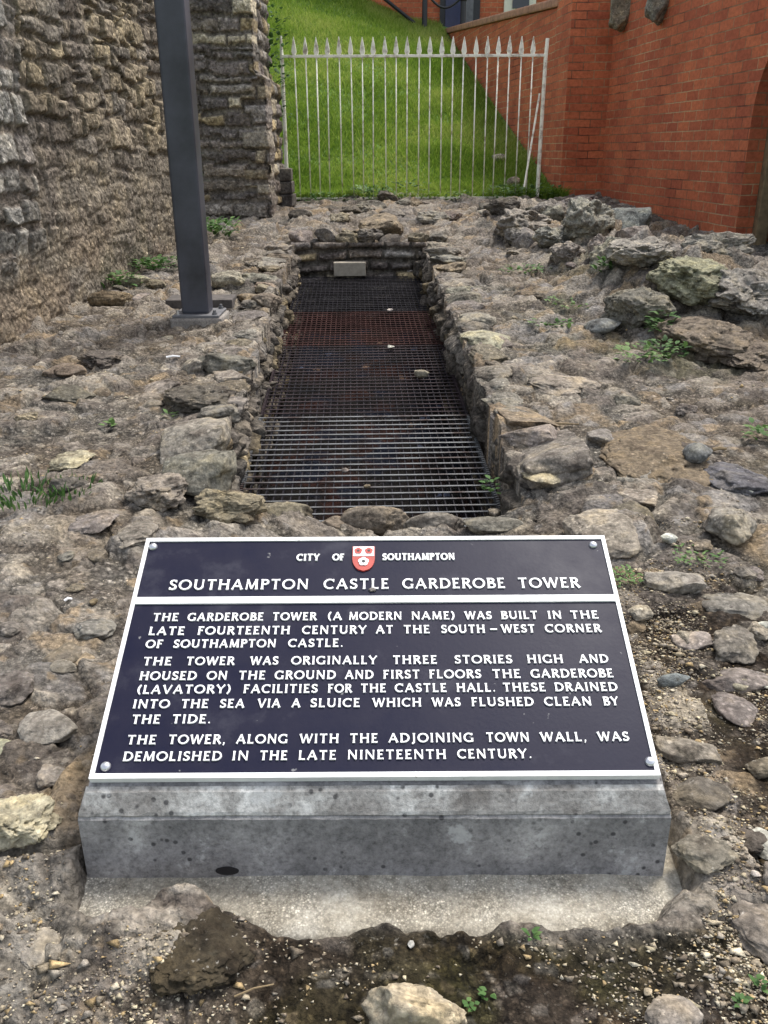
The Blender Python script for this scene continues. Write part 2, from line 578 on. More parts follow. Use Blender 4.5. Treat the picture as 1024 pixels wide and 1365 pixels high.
M_CONC = concrete_mat('weathered_concrete', (0.255, 0.246, 0.238), (0.42, 0.405, 0.385), (0.150, 0.145, 0.142))
M_SHOULDER = concrete_mat('lichened_sunlit_tone_concrete', (0.33, 0.315, 0.29), (0.62, 0.61, 0.57), (0.19, 0.175, 0.158), blotch=12)  # pale lichen, plus sunlight on the bevel put into the lighter colour
M_PAD = concrete_mat('sandy_concrete', (0.37, 0.338, 0.27), (0.46, 0.43, 0.36), (0.24, 0.21, 0.16), spots=False, blotch=13, agg=True)
M_PLINTH = concrete_mat('post_plinth_concrete', (0.22, 0.20, 0.18), (0.30, 0.28, 0.25), (0.14, 0.13, 0.12), spots=False)


def leaf_mat(name, lo, mid, hi, trans=0.25):
    m, nt, b = new_mat(name)
    at = nd(nt, 'ShaderNodeAttribute', attribute_name='col')
    r = ramp(nt, at.outputs['Fac'], [(0.0, lo), (0.5, mid), (1.0, hi)])
    nt.links.new(r.outputs[0], b.inputs['Base Color'])
    b.inputs['Roughness'].default_value = 0.65; b.inputs['Specular IOR Level'].default_value = 0.25
    tr = nd(nt, 'ShaderNodeBsdfTranslucent'); nt.links.new(r.outputs[0], tr.inputs[0])
    mx = nd(nt, 'ShaderNodeMixShader'); mx.inputs[0].default_value = trans
    out = nt.nodes['Material Output']
    nt.links.new(b.outputs[0], mx.inputs[1]); nt.links.new(tr.outputs[0], mx.inputs[2]); nt.links.new(mx.outputs[0], out.inputs[0])
    return m


M_GRASS = leaf_mat('grass_blades', (0.082, 0.155, 0.018), (0.205, 0.320, 0.040), (0.39, 0.44, 0.115), 0.35)
M_LEAF = leaf_mat('weed_leaves', (0.030, 0.070, 0.018), (0.065, 0.140, 0.035), (0.14, 0.22, 0.07))
M_TURF = simple_mat('bank_turf', (0.075, 0.14, 0.018), 0.95, var=0.4, scale=3, bumpd=0.01, scale2=40)
M_CHIP = masonry_mat('stone_chips', 200, 0.5, 0.002, 0.0, (60, 200, 0.0))

# ------------------------------------------------------------------ ground
PAL = np.array([[.190, .165, .145], [.240, .215, .190], [.150, .130, .115], [.300, .270, .230], [.205, .195, .190], [.240, .185, .125], [.115, .100, .090], [.270, .245, .215]])
MORTAR = np.array([.142, .120, .098]); SOIL = np.array([.034, .024, .016]); MOSS = np.array([.062, .066, .012]); GREYM = np.array([.165, .160, .150])
BUMPS = [  # x, y, radius x, radius y, height : the rubble heap by the brick wall and the dip behind the plaque
    (1.55, 4.85, 0.48, 0.45, 0.24), (2.05, 4.7, 0.45, 0.40, 0.10), (1.45, 6.2, 0.34, 0.8, 0.14), (1.15, 7.3, 0.45, 0.5, 0.11),
    (0.06, 2.15, 0.50, 0.42, -0.15), (0.0, 2.50, 0.46, 0.18, -0.10), (-0.62, 2.62, 0.25, 0.35, 0.03), (-0.35, 0.93, 0.12, 0.09, 0.035),
    (-0.1, 8.2, 1.6, 0.6, 0.03)]


def ground_base(x, y):
    z = GSL * y
    for bx, by, rx, ry, h in BUMPS:
        z = z + h * np.exp(-((x - bx) / rx) ** 2 - ((y - by) / ry) ** 2)
    return z


def pad_front(x):
    fe = 0.965 + 0.022 * fbm2(x * 7, x * 0 + .3, 301, 4)
    fe = fe + 0.012 * fbm2(x * 28, x * 0 + 2.3, 303, 3)
    return fe + 0.05 * np.exp(-((x + 0.30) / .10) ** 2) + 0.06 * sst(.36, .47, x) + 0.05 * (1 - sst(-.52, -.40, x))


def ground_full(x, y):
    wx = x + 0.05 * fbm2(x * 5, y * 5, 31, 3); wy = y + 0.05 * fbm2(x * 5 + 40, y * 5, 37, 3)
    z = ground_base(x, y)
    low = fbm2(x * 1.9, y * 1.9, 3, 4)
    z = z + 0.028 * low
    # zones
    zn = 0.22 * fbm2(x * 3.1, y * 3.1, 51, 4)
    soil_r = sst(0.50, 0.62, x + zn * 0.5) * (1 - sst(1.75, 2.15, y + zn))
    soil_b = (1 - sst(0.94, 1.0, y + zn * 0.25)) * sst(-0.30, -0.16, x + zn * 0.4)
    soil = np.clip(np.maximum(soil_r, soil_b), 0, 1)
    mossy = sst(0.05, 0.40, fbm2(x * 4.2, y * 4.2, 61, 4)) * np.clip(0.22 * soil + 0.6 * np.exp(-((x - .20) / .10) ** 2 - ((y - .87) / .06) ** 2) + 0.25 * sst(0.9, 1.5, x) + 0.5 * np.exp(-((x - 1.15) / .5) ** 2 - ((y - 4.6) / 1.2) ** 2), 0, 1)
    loose = np.ones_like(x)
    col = np.broadcast_to(MORTAR, x.shape + (3,)).copy()
    col = mix(col, GREYM, sst(-.1, .35, fbm2(x * 2.3, y * 2.3, 71, 3)) * 0.7)
    col = mix(col, SOIL, soil * (0.90 + 0.1 * sst(-.2, .3, fbm2(x * 11, y * 11, 76, 3))))
    for cell, seed, amp, pres, edge in ((0.27, 101, 0.048, 0.62, 0.20), (0.125, 102, 0.026, 0.55, 0.24), (0.055, 103, 0.010, 0.30, 0.25), (0.022, 104, 0.0045, 0.28, 0.25)):
        f1, f2, ox, oy, r = vor2(wx * 1.0, wy * 1.15, cell, seed)
        on = (r[0] < pres * np.where(cell > 0.03, 1 - 0.8 * soil, 1.0 - .3 * soil)).astype(float)
        body = sst(0.02, edge + 0.10, f2 - f1) * on
        # domed or flat worn face, each with its own tilt
        tilt = (ox * (r[1] - .5) + oy * (r[2] - .5)) * 0.55
        z = z + body * (amp * (0.15 + 0.75 * r[3]) * (1 - 0.30 * (f1 / 0.7) ** 2) + tilt)
        if cell > .04: loose = loose * (1 - 0.6 * body)
        z = z - 0.30 * amp * (1 - sst(0.0, 0.10, f2 - f1)) * on
        pc = PAL[np.minimum((r[2] * len(PAL)).astype(int), len(PAL) - 1)] * (0.78 + 0.5 * r[1])[..., None]
        col = mix(col, pc, body * (0.74 if cell > 0.04 else 0.55) * (1 - 0.25 * soil * (cell < 0.2)))
    rid = 1 - np.abs(fbm2(x * 9, y * 9, 81, 5, 0.6)) * 2
    z = z + 0.012 * rid + 0.014 * fbm2(x * 16, y * 16, 91, 4, 0.6) + 0.005 * fbm2(x * 60, y * 60, 95, 3, 0.6)
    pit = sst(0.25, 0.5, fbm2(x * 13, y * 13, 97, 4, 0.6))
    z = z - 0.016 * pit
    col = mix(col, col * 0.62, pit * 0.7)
    col = mix(col, MOSS, mossy * 0.8)
    col = mix(col, np.array([.16, .12, .08]), sst(.3, .55, fbm2(x * 2.6 + 7, y * 2.6, 111, 4)) * 0.25)
    # worn nearly level close by, rougher farther off; level bed under the block and its pad
    zb_ = ground_base(x, y)
    heap = np.clip(np.exp(-((x - 1.75) / .6) ** 4 - ((y - 5.6) / 1.5) ** 4) + .7 * np.exp(-((x - 1.2) / .6) ** 2 - ((y - 7.7) / .7) ** 2), 0, 1)
    z = z + heap * .042 * (1 - 2.4 * np.abs(fbm2(x * 3.2, y * 3.2, 311, 5, .55)))
    att = 0.50 + 0.22 * sst(1.8, 5.5, y) + 0.75 * heap
    z = zb_ + (z - zb_) * att
    bed_ = sst(-.505, -.475, x + .02 * fbm2(x * 20, y * 20, 304, 3)) * (1 - sst(.46, .50, x)) * sst(pad_front(x) - .010, pad_front(x) + .030, y + .018 * fbm2(x * 16, y * 16, 305, 3)) * (1 - sst(1.62, 1.75, y))
    z = z * (1 - bed_) + (0.028 + 0.2 * (z - zb_)) * bed_
    # worn concrete-like skin at the far left bottom
    lb = (1 - sst(-0.52, -0.36, x + 0.3 * zn)) * (1 - sst(1.0, 1.3, y))
    col = mix(col, np.array([.20, .19, .17]), lb * 0.45)
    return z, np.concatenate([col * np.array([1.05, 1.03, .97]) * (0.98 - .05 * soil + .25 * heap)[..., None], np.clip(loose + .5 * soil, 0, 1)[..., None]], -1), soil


def build_ground():
    nr, nc = 860, 820
    y = np.exp(np.linspace(math.log(0.42), math.log(10.6), nr))
    t = np.linspace(-1, 1, nc)
    tt = t * (1 + 0.75 * np.abs(t) ** 7)
    X = (0.33 + 0.44 * y)[:, None] * tt[None, :]
    Y = np.repeat(y[:, None], nc, 1)
    Z, col, soil = ground_full(X, Y)
    # the channel: the sheet drops to its floor
    d = np.abs(X - cxl(Y)) + 0.022 * fbm2(X * 7 + 3, Y * 7, 121, 3)
    near = Y + 0.03 * fbm2(X * 8, Y * 8, 122, 3)
    inside = (d < 0.475) & (near > 2.53) & (near < 6.86)
    floor = 0.065 * Y - 0.168 - 0.34 + 0.03 * fbm2(X * 9, Y * 9, 123, 4)
    Z = np.where(inside, floor, Z)
    f = fbm2(X * 5, Y * 5, 124, 4)
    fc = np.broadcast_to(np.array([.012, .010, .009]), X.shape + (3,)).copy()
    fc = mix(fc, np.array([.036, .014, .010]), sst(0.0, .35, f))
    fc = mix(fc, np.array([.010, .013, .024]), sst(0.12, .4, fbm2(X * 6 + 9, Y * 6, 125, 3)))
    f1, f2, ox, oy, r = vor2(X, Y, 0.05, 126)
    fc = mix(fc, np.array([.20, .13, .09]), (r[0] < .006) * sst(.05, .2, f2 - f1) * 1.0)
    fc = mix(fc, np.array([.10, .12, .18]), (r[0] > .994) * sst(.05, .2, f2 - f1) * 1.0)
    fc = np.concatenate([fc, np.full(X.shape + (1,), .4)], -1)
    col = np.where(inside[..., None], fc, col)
    V = np.stack([X, Y, Z], -1).reshape(-1, 3)
    me = np_mesh('ground', V, grid_faces(nr, nc), col.reshape(-1, 4))
    o = link_mesh('ground', me, M_GROUND)
    tag(o, 'rough grey-brown mortared rubble ground around the plaque and channel', 'ground', kind='structure')
    # earth far around, below everything
    mb = MB(); mb.add([(-60, -40, -0.8), (60, -40, -0.8), (60, 90, -0.8), (-60, 90, -0.8)], [(0, 1, 2, 3)])
    o = mb.build('earth', M_TURF, fix=False); tag(o, 'flat earth below the ruins and reaching the horizon', 'ground', kind='structure')


build_ground()


def gz(x, y):
    return float(ground_full(np.array([[float(x)]]), np.array([[float(y)]]))[0][0, 0])


def gzs(xs, ys):
    return ground_full(np.asarray(xs, float)[None, :], np.asarray(ys, float)[None, :])[0][0]


def ground_at(px, py):
    """march a sight line to the smooth ground"""
    d = ray(px, py)
    t = 0.6
    for i in range(1400):
        p = CAMP + d * t
        if p.z < float(ground_base(np.float64(p.x), np.float64(p.y))):
            break
        t += 0.008
    return CAMP + d * t, t


# ------------------------------------------------------------------ displaced masonry sheets
def masonry(u0, u1, v0, v1, step, seed, ch=(0.07, 0.14), bw=(0.10, 0.32), amp=0.03, groove=0.018, rough=0.012, pal=None, warp=0.02, mort=None, gap=0.012, rnd=0.3, lean=0.0, brk=0.0):
    """grid u, v with displacement and colour of irregular coursed stone"""
    rg = np.random.default_rng(seed)
    nu = max(2, int((u1 - u0) / step)); nv = max(2, int((v1 - v0) / step))
    U, Vv = np.meshgrid(np.linspace(u0, u1, nu), np.linspace(v0, v1, nv))
    wu = U + warp * fbm2(U * 6, Vv * 6, seed + 1, 3); wv = Vv + warp * fbm2(U * 4 + 20, Vv * 6, seed + 2, 3) + warp * 1.5 * fbm2(U * 1.1, Vv * 1.1, seed + 9, 2)
    if brk:
        f1, f2, _a, _b, rr = vor2(wu, wv * 1.3, 0.42, seed + 15); wv = wv + brk * (rr[0] - .5); seam = 1 - sst(.0, .05, f2 - f1)
        f1, f2, _a, _b, rr = vor2(wu + 3, wv * 1.1, 0.19, seed + 16); wv = wv + brk * .55 * (rr[0] - .5)
    D = np.zeros_like(U); pal = PAL if pal is None else pal
    mort = MORTAR if mort is None else mort
    col = np.broadcast_to(mort, U.shape + (3,)).copy()
    b = v0 - 0.3
    while b < v1 + 0.3:
        h = rg.uniform(*ch)
        sel = (wv >= b) & (wv < b + h)
        if sel.any():
            edges = [u0 - 0.5]
            while edges[-1] < u1 + 0.5: edges.append(edges[-1] + rg.uniform(*bw) * (0.7 + 3 * h))
            edges = np.array(edges); n = len(edges)
            uu = wu[sel]; vv = wv[sel]
            # a wavering bed and a slant to each joint
            idx = np.clip(np.searchsorted(edges, uu) - 1, 0, n - 2)
            off = rg.uniform(0, 1, n) ** 1.4; tl = rg.uniform(-1, 1, n); tv = rg.uniform(-1, 1, n); ci = rg.integers(0, len(pal), n); br = rg.uniform(0.62, 1.36, n)
            topcut = rg.uniform(0, 0.28, n) * h
            eu = np.minimum(uu - edges[idx], edges[idx + 1] - uu); ev = np.minimum(vv - b, b + h - topcut[idx] - vv)
            e = np.minimum(eu, ev)
            body = sst(gap * 0.2, gap * 1.5, e)
            round_ = sst(0, 0.05, e)
            cu = (uu - (edges[idx] + edges[idx + 1]) / 2); cv = vv - b - h / 2
            disp = (0.25 + off[idx]) * amp + round_ * amp * rnd + cu * tl[idx] * 0.10 + cv * (tv[idx] * 0.25 + lean)
            D[sel] = body * disp - (1 - body) * groove
            c = pal[ci[idx]] * br[idx][:, None]
            col[sel] = col[sel] * (1 - 0.85 * body)[:, None] + c * (0.85 * body)[:, None]
        b += h
    D += rough * fbm2(U * 14, Vv * 14, seed + 3, 5, 0.62) + rough * 1.2 * fbm2(U * 3, Vv * 3, seed + 4, 3)
    pits = sst(.25, .5, fbm2(U * 20, Vv * 20, seed + 6, 4, .6))
    D -= rough * 0.9 * pits
    col = mix(col, col * 0.55, pits * 0.6)
    return U, Vv, D, col


def sheet_obj(name, U, Vv, D, col, P0, ud, vd, nd_, mat, parent=None, origin=(0, 0, 0)):
    P0, ud, vd, nn = [np.array(a, float) for a in (P0, ud, vd, nd_)]
    P = P0 + U[..., None] * ud + Vv[..., None] * vd + D[..., None] * nn - np.array(origin, float)
    me = np_mesh(name, P.reshape(-1, 3), grid_faces(*U.shape), 1.45 * col.reshape(-1, 3))
    return link_mesh(name, me, mat, parent, None if parent else origin)


TAN = np.array([[.235, .195, .135], [.280, .235, .165], [.185, .155, .115], [.205, .180, .145], [.150, .130, .105], [.250, .205, .130], [.210, .175, .120], [.165, .150, .130]])
GREY = 1.35 * np.array([[.115, .098, .085], [.140, .118, .098], [.095, .080, .070], [.170, .150, .125], [.105, .092, .082], [.240, .190, .110], [.130, .110, .088], [.150, .138, .120], [.32, .28, .20]])


def left_wall():
    # the face runs from (-1.90, 3.0) to (-1.36, 8.15)
    a = Vector((-1.904, 3.0)); b = Vector((-1.504, 6.75)); d = (b - a); L = d.length; d.normalize()
    n = Vector((d.y, -d.x))
    U, Vv, D, col = masonry(0, L, 0.0, 3.0, 0.0085, 201, ch=(0.055, 0.15), bw=(0.09, 0.30), amp=0.034, groove=0.020, rough=0.014, pal=TAN * 0.98 * np.array([1, .985, .96]), warp=0.020, mort=np.array([.16, .132, .095]), gap=0.010, rnd=0.12, lean=-0.02, brk=0.10)
    up = sst(0.85, 1.45, Vv + 0.12 * fbm2(U * 2, Vv * 2, 207, 3))
    D = D * (0.14 + 0.50 * up) + (1 - up) * (0.020 * fbm2(U * 9, Vv * 6, 210, 5, .6) + 0.012 * fbm2(U * 3, Vv * 3, 211, 3))
    # eroded lower face: stones blur into mortar
    blur = (1 - up)
    m = np.array([.175, .152, .118])
    col = mix(col, m, 0.22 + blur * 0.48)
    col = mix(col, np.array([.10, .085, .075]), sst(.0, .40, fbm2(U * 1.7, Vv * 1.7, 208, 4)) * 0.55)
    col = mix(col, np.array([.22, .165, .115]), sst(.1, .4, fbm2(U * 1.8 + 5, Vv * 2.4, 209, 4)) * 0.45 * (1 - sst(.5, 1.0, Vv)))
    # the nearer end stands proud in bigger squarer stones
    U2, V2, D2, c2 = masonry(0, L, 0.0, 3.0, 0.0085, 221, ch=(0.10, 0.17), bw=(0.08, 0.18), brk=.05, amp=0.012, groove=0.012, rough=0.010, rnd=.1, pal=1.15 * np.array([[.16, .155, .14], [.19, .18, .16], [.20, .19, .17], [.17, .155, .13], [.14, .125, .11]]), warp=0.02, gap=0.012)
    k = (1 - sst(1.66, 1.69, U + 0.05 * fbm2(U * 3, Vv * 3, 222, 3))) * sst(0.55, .75, Vv + .1 * fbm2(U * 3, Vv * 3, 223, 3))
    D = D * (1 - k) + (D2 + 0.014) * k
    col = mix(col, c2, k)
    root = empty('stone_wall', (a.x, a.y, 0))
    tag(root, 'tall weathered tan rubble stone wall running along the left side', 'stone wall')
    o3 = (a.x, a.y, 0)
    sheet_obj('wall_face', U, Vv, D, col, (a.x, a.y, 0), (d.x, d.y, 0), (0, 0, 1), (n.x, n.y, 0), M_WALL, root, o3)
    mb = MB()
    q = [a - n * 0.03, b - n * 0.03, b - n * 0.7, a - n * 0.7]
    mb.prism([(p.x, p.y) for p in q], Vector((1, 0, 0)), Vector((0, 1, 0)), Vector((0, 0, 1)), (0, 0, -0.3), 3.29)
    mb.build('wall_core', M_PLINTH, root, o3)


def cross_wall():
    o3 = (-1.3, 8.05, 0.4)
    root = empty('stone_wall', o3)
    tag(root, 'dark stepped end of a stone wall facing the camera between the post and white railing', 'stone wall')
    x0, x1, y0 = -2.3, -0.945, 8.05
    U, Vv, D, col = masonry(0, x1 - x0, 0.35, 3.0, 0.009, 231, ch=(0.07, 0.15), bw=(0.16, 0.42), amp=0.022, groove=0.010, rough=0.012, pal=GREY * 1.08, warp=0.026, brk=.05, mort=np.array([.150, .132, .11]), gap=0.012)
    # quoins at the free end
    U2, V2, D2, c2 = masonry(0, x1 - x0, 0.35, 3.0, 0.009, 233, ch=(0.12, 0.2), bw=(0.2, 0.3), amp=0.02, groove=0.018, rough=0.008, pal=np.array([[.30, .25, .17], [.22, .20, .17], [.27, .24, .19], [.20, .18, .16]]), warp=0.012, gap=0.012)
    k = sst(x1 - x0 - 0.19, x1 - x0 - 0.17, U + 0.05 * np.sign(np.sin(Vv * 22))) * (1 - sst(1.68, 1.72, Vv)) * sst(.75, .8, Vv)
    D = D * (1 - k) + D2 * k; col = mix(col, c2, k)
    step = 0.085 * sst(1.70, 1.76, Vv + .02 * fbm2(U * 9, Vv * 9, 5, 2)) + 0.02 * fbm2(Vv * 7, Vv * 0 + 2, 235, 3)
    shrink = np.clip(U / (x1 - x0), 0, 1) ** 6
    Us = U - step * shrink
    D = D - 0.25 * sst(0.985, 1.0, U / (x1 - x0))
    o = sheet_obj('wall_face', Us, Vv, D, col, (x0, y0, 0), (1, 0, 0), (0, 0, 1), (0, -1, 0), M_WALL, root, o3)
    U, Vv, D, col = masonry(0, 1.25, 0.35, 3.0, 0.014, 241, ch=(0.09, 0.17), bw=(0.16, 0.34), amp=0.014, groove=0.012, rough=0.01, pal=GREY, mort=np.array([.09, .08, .065]))
    D = D - 0.085 * sst(1.70, 1.76, Vv) - 0.03
    sheet_obj('wall_side', U, Vv, D, col, (x1, y0 + 0.0, 0), (0, 1, 0), (0, 0, 1), (1, 0, 0), M_WALL, root, o3)
    mb = MB(); mb.box(((x0 + x1 - 0.20) / 2 - .1, y0 + 0.68, 1.6), (x1 - x0 - 0.15, 1.25, 2.76)); mb.build('wall_core', M_PLINTH, root, o3)
    # low broken stump beside it
    rs = empty('wall_stump', (-0.93, 8.95, 0.62))
    tag(rs, 'low stump of dark grey squared stones at the foot of the left railing post', 'stone stump')
    for i in range(3):
        mb = MB(); mb.box((-0.935, 9.02, 0.70 + 0.115 * i), (0.16 - .012 * i, 0.3, 0.108), Matrix.Rotation(0.05 * (i - 1), 3, 'Z'))
        ob = mb.build('stone_block', M_ROCK, rs, (-0.93, 8.95, 0.62), bevel=0.012); ob.color = (.12 + .02 * i, .11 + .018 * i, .10 + .012 * i, 1)


left_wall()
cross_wall()


def channel_walls():
    CH = np.array([[.150, .130, .110], [.190, .165, .135], [.115, .100, .085], [.230, .195, .150], [.165, .150, .130], [.25, .20, .12]])
    for side, lab, seed in ((-1, 'rough mortared rubble side of the channel below the left rim', 251), (1, 'shaded rubble side of the channel below the right rim', 261)):
        L = 4.45
        U, Vv, D, col = masonry(0, L, -0.30, 0.27, 0.009, seed, ch=(0.06, 0.13), bw=(0.10, 0.30), amp=0.030, groove=0.016, rough=0.022, rnd=.15, brk=.08, pal=CH, warp=0.04, mort=np.array([.115, .10, .08]))
        top = sst(0.10, 0.2, Vv)
        D = D - 0.05 * top ** 2
        yy = 2.46 + U
        zz = 0.065 * yy - 0.168 + Vv
        cap = ground_base(cxl(yy) + side * 0.5, yy) + 0.01 + 0.018 * fbm2(yy * 8, yy * 0 + seed, seed, 3)
        over = np.maximum(zz - cap, 0)
        zz = np.minimum(zz, cap)
        xx = cxl(yy) + side * (0.484 - .008 * (yy - 2.5) + over * 1.2) - side * D
        P = np.stack([xx, yy, zz], -1)
        org = (side * 0.47, 2.5, 0.0)
        F = grid_faces(*U.shape)
        me = np_mesh('channel_wall', (P - np.array(org)).reshape(-1, 3), F if side < 0 else F[:, ::-1], col.reshape(-1, 3))
        o = link_mesh('channel_wall', me, M_WALL, None, org)
        tag(o, lab, 'channel wall')
    # far end wall under the heap
    U, Vv, D, col = masonry(0, 1.0, -0.3, 0.24, 0.009, 271, ch=(0.06, 0.10), bw=(0.12, 0.30), amp=0.045, groove=0.025, rough=0.02, pal=GREY * 1.5, warp=0.02, mort=np.array([.13, .115, .095]))
    zb = 0.065 * 6.78 - 0.168
    o = sheet_obj('channel_wall', U, Vv, D, col, (cxl(6.78) - 0.5, 6.77, zb), (1, 0, 0), (0, 0, 1), (0, -1, 0), M_WALL, None, (0, 6.8, zb))
    tag(o, 'dark coursed stone wall closing the far end of the channel', 'channel wall')


channel_walls()


# ------------------------------------------------------------------ grating panels
def grating():
    W2 = 0.447
    cuts = []
    for py in (722, 556, 461, 417, 360):
        p, t = on_plane(490, py, -0.168, 0.065); cuts.append(p.y)
    cuts[0] = 2.50; cuts[-1] = 6.72
    kinds = [(M_GALV, 'nearest steel grating panel with pale bright cross bars'), (M_GALVM, 'steel grating panel with dull blue-black and red-brown litter below, second from the near end'),
             (M_GALVR, 'short rust-red steel grating panel, third from the near end'), (M_GALVD, 'farthest steel grating panel, almost black, against the end wall')]
    sl = math.atan(0.065)
    ang = math.atan(-0.0313)
    for i in range(4):
        y0, y1 = cuts[i] + 0.006, cuts[i + 1] - 0.006
        L = (y1 - y0) / math.cos(sl)
        ym = (y0 + y1) / 2
        org = Vector((cxl(ym), ym, 0.065 * ym - 0.168 + (0.006 if i in (0, 2) else 0)))
        R = Matrix.Rotation(-ang, 3, 'Z') @ Matrix.Rotation(sl, 3, 'X')
        root = empty('grating_panel', org); root.rotation_euler = R.to_euler()
        tag(root, kinds[i][1], 'metal grating', 'steel grating panels covering the channel')
        mb = MB()
        n = int(round(2 * W2 / 0.030))
        for k in range(n + 1):
            x = -W2 + 2 * W2 * k / n
            if 0 < k < n: mb.box((x, 0, -0.017), (0.003, L - .008, 0.024))
        cr = MB()
        nt = int(round(L / 0.052))
        for k in range(nt + 1):
            yv = -L / 2 + 0.004 + (L - .008) * k / nt
            hh = 0.0046 if i == 0 else 0.0042
            cr.box((random.uniform(-.003, .003), yv, -0.0005), (2 * W2 + 0.012, hh, hh), Matrix.Rotation(random.uniform(-.003, .003), 3, 'Z') @ Matrix.Rotation(.6, 3, 'X'))
        mb.build('long_bars', (M_GALVD, M_GALVD, M_GALVR, M_GALVD)[i], root, fix=False); cr.build('cross_rods', kinds[i][0], root, fix=False)
        for s in (-1, 1):
            eb = MB(); eb.box((s * W2, 0, -0.013), (0.006, L, 0.028))
            for k in range(int(L / 0.018)):
                eb.box((s * W2, -L / 2 + 0.01 + k * 0.018, 0.003), (0.013, 0.006, 0.007), Matrix.Rotation(0.5, 3, 'Z'))
            eb.build('edge_bar', M_GALV if i == 0 else kinds[i][0], root, fix=False)


grating()

# ------------------------------------------------------------------ lettering
K, T = 0.175, 0.120   # thick and thin strokes, in cap heights


def arcpts(cx, cy, rx, ry, a0, a1, n=18):
    return [(cx + rx * math.cos(math.radians(a0 + (a1 - a0) * i / n)), cy + ry * math.sin(math.radians(a0 + (a1 - a0) * i / n))) for i in range(n + 1)]


def glyphs():
    G = {}
    def L(x0, y0, x1, y1, w=K, s0=1, s1=1): return ('l', x0, y0, x1, y1, w, s0, s1)
    def A(pts, w0=T, w1=K): return ('a', pts, w0, w1)
    h = K / 2; t = T / 2
    G['A'] = (0.86, [L(.06, 0, .42, 1, T, 1, 0), L(.42, 1, .78, 0, K, 0, 1), L(.20, .33, .66, .33, T, 0, 0)])
    G['B'] = (0.66, [L(.14, 0, .14, 1), A([(.14, 1 - t)] + arcpts(.34, .77, .20, .23 - t, 90, -90) + [(.14, .54)]), A([(.14, .50)] + arcpts(.38, .25 + t * .3, .23, .25 - t * .5, 90, -90) + [(.14, t)])])
    G['C'] = (0.80, [A(arcpts(.46, .5, .40, .5 - t, 50, 310, 26)), L(.74, .72, .74, .97, T * .8, 0, 0)])
    G['D'] = (0.84, [L(.14, 0, .14, 1), A([(.14, 1 - t)] + arcpts(.34, .5, .43, .5 - t, 90, -90, 24) + [(.14, t)])])
    G['E'] = (0.60, [L(.14, 0, .14, 1), L(.14, 1 - t, .54, 1 - t, T, 0, 2), L(.14, .52, .46, .52, T, 0, 0), L(.14, t, .57, t, T, 0, 2)])
    G['F'] = (0.58, [L(.14, 0, .14, 1), L(.14, 1 - t, .55, 1 - t, T, 0, 2), L(.14, .52, .46, .52, T, 0, 0)])
    G['G'] = (0.86, [A(arcpts(.46, .5, .40, .5 - t, 50, 300, 26)), L(.74, .04, .74, .42, K, 0, 1), L(.74, .74, .74, .97, T * .8, 0, 0)])
    G['H'] = (0.86, [L(.14, 0, .14, 1), L(.72, 0, .72, 1), L(.14, .52, .72, .52, T, 0, 0)])
    G['I'] = (0.30, [L(.15, 0, .15, 1)])
    G['J'] = (0.42, [L(.25, .12, .25, 1, K, 0, 1), A(arcpts(.05, .10, .20, .22, 0, -90, 8))])
    G['L'] = (0.60, [L(.14, 0, .14, 1), L(.14, t, .56, t, T, 0, 2)])
    G['M'] = (1.00, [L(.12, 0, .18, 1, T), L(.18, 1, .50, .06, K, 0, 0), L(.50, .06, .82, 1, T, 0, 0), L(.82, 1, .88, 0, K, 1, 1)])
    G['N'] = (0.88, [L(.13, 0, .13, 1, T), L(.13, 1, .74, .03, K, 0, 0), L(.74, 0, .74, 1, T, 0, 1)])
    G['O'] = (0.94, [A(arcpts(.47, .5, .41, .5 - t, 0, 360, 36))])
    G['P'] = (0.62, [L(.14, 0, .14, 1), A([(.14, 1 - t)] + arcpts(.34, .73, .23, .27 - t, 90, -90) + [(.14, .46 + t)])])
    G['R'] = (0.72, [L(.14, 0, .14, 1), A([(.14, 1 - t)] + arcpts(.34, .74, .22, .26 - t, 90, -90) + [(.14, .48 + t)]), L(.34, .52, .68, 0, K, 0, 1)])
    G['S'] = (0.58, [A(arcpts(.30, .735, .20, .265 - t, 35, 270, 18) [:-1] + arcpts(.28, .265 + t * .2, .225, .265 - t * .9, 90, -145, 20)), L(.49, .76, .49, .97, T * .8, 0, 0), L(.075, .03, .075, .25, T * .8, 0, 0)])
    G['T'] = (0.72, [L(.36, 0, .36, 1 - T, K, 1, 0), L(.04, 1 - t, .68, 1 - t, T, 2, 2)])
    G['U'] = (0.84, [L(.14, .34, .14, 1, K, 0, 1), A(arcpts(.42, .36, .28, .36 - t, 180, 360, 16)), L(.70, .34, .70, 1, T, 0, 1)])
    G['V'] = (0.82, [L(.06, 1, .41, 0, K, 1, 0), L(.41, 0, .77, 1, T, 0, 1)])
    G['W'] = (1.14, [L(.05, 1, .32, 0, K, 1, 0), L(.32, 0, .57, .98, T, 0, 0), L(.57, .98, .82, 0, K, 0, 0), L(.82, 0, 1.10, 1, T, 0, 1)])
    G['Y'] = (0.78, [L(.05, 1, .39, .46, K, 1, 0), L(.39, .46, .74, 1, T, 0, 1), L(.39, 0, .39, .48, K, 1, 0)])
    G['.'] = (0.28, [A(arcpts(.14, .08, .035, .035, 0, 360, 10), .075, .075)])
    G[','] = (0.28, [A(arcpts(.14, .08, .035, .035, 0, 360, 10), .075, .075), L(.16, .06, .08, -.16, T * .7, 0, 0)])
    G['-'] = (0.58, [L(.06, .44, .52, .44, T, 0, 0)])
    G['('] = (0.40, [A(arcpts(.62, .48, .48, .66, 125, 235, 16), T * .7, K)])
    G[')'] = (0.40, [A(arcpts(-.22, .48, .48, .66, -55, 55, 16), T * .7, K)])
    return G


GL = glyphs()


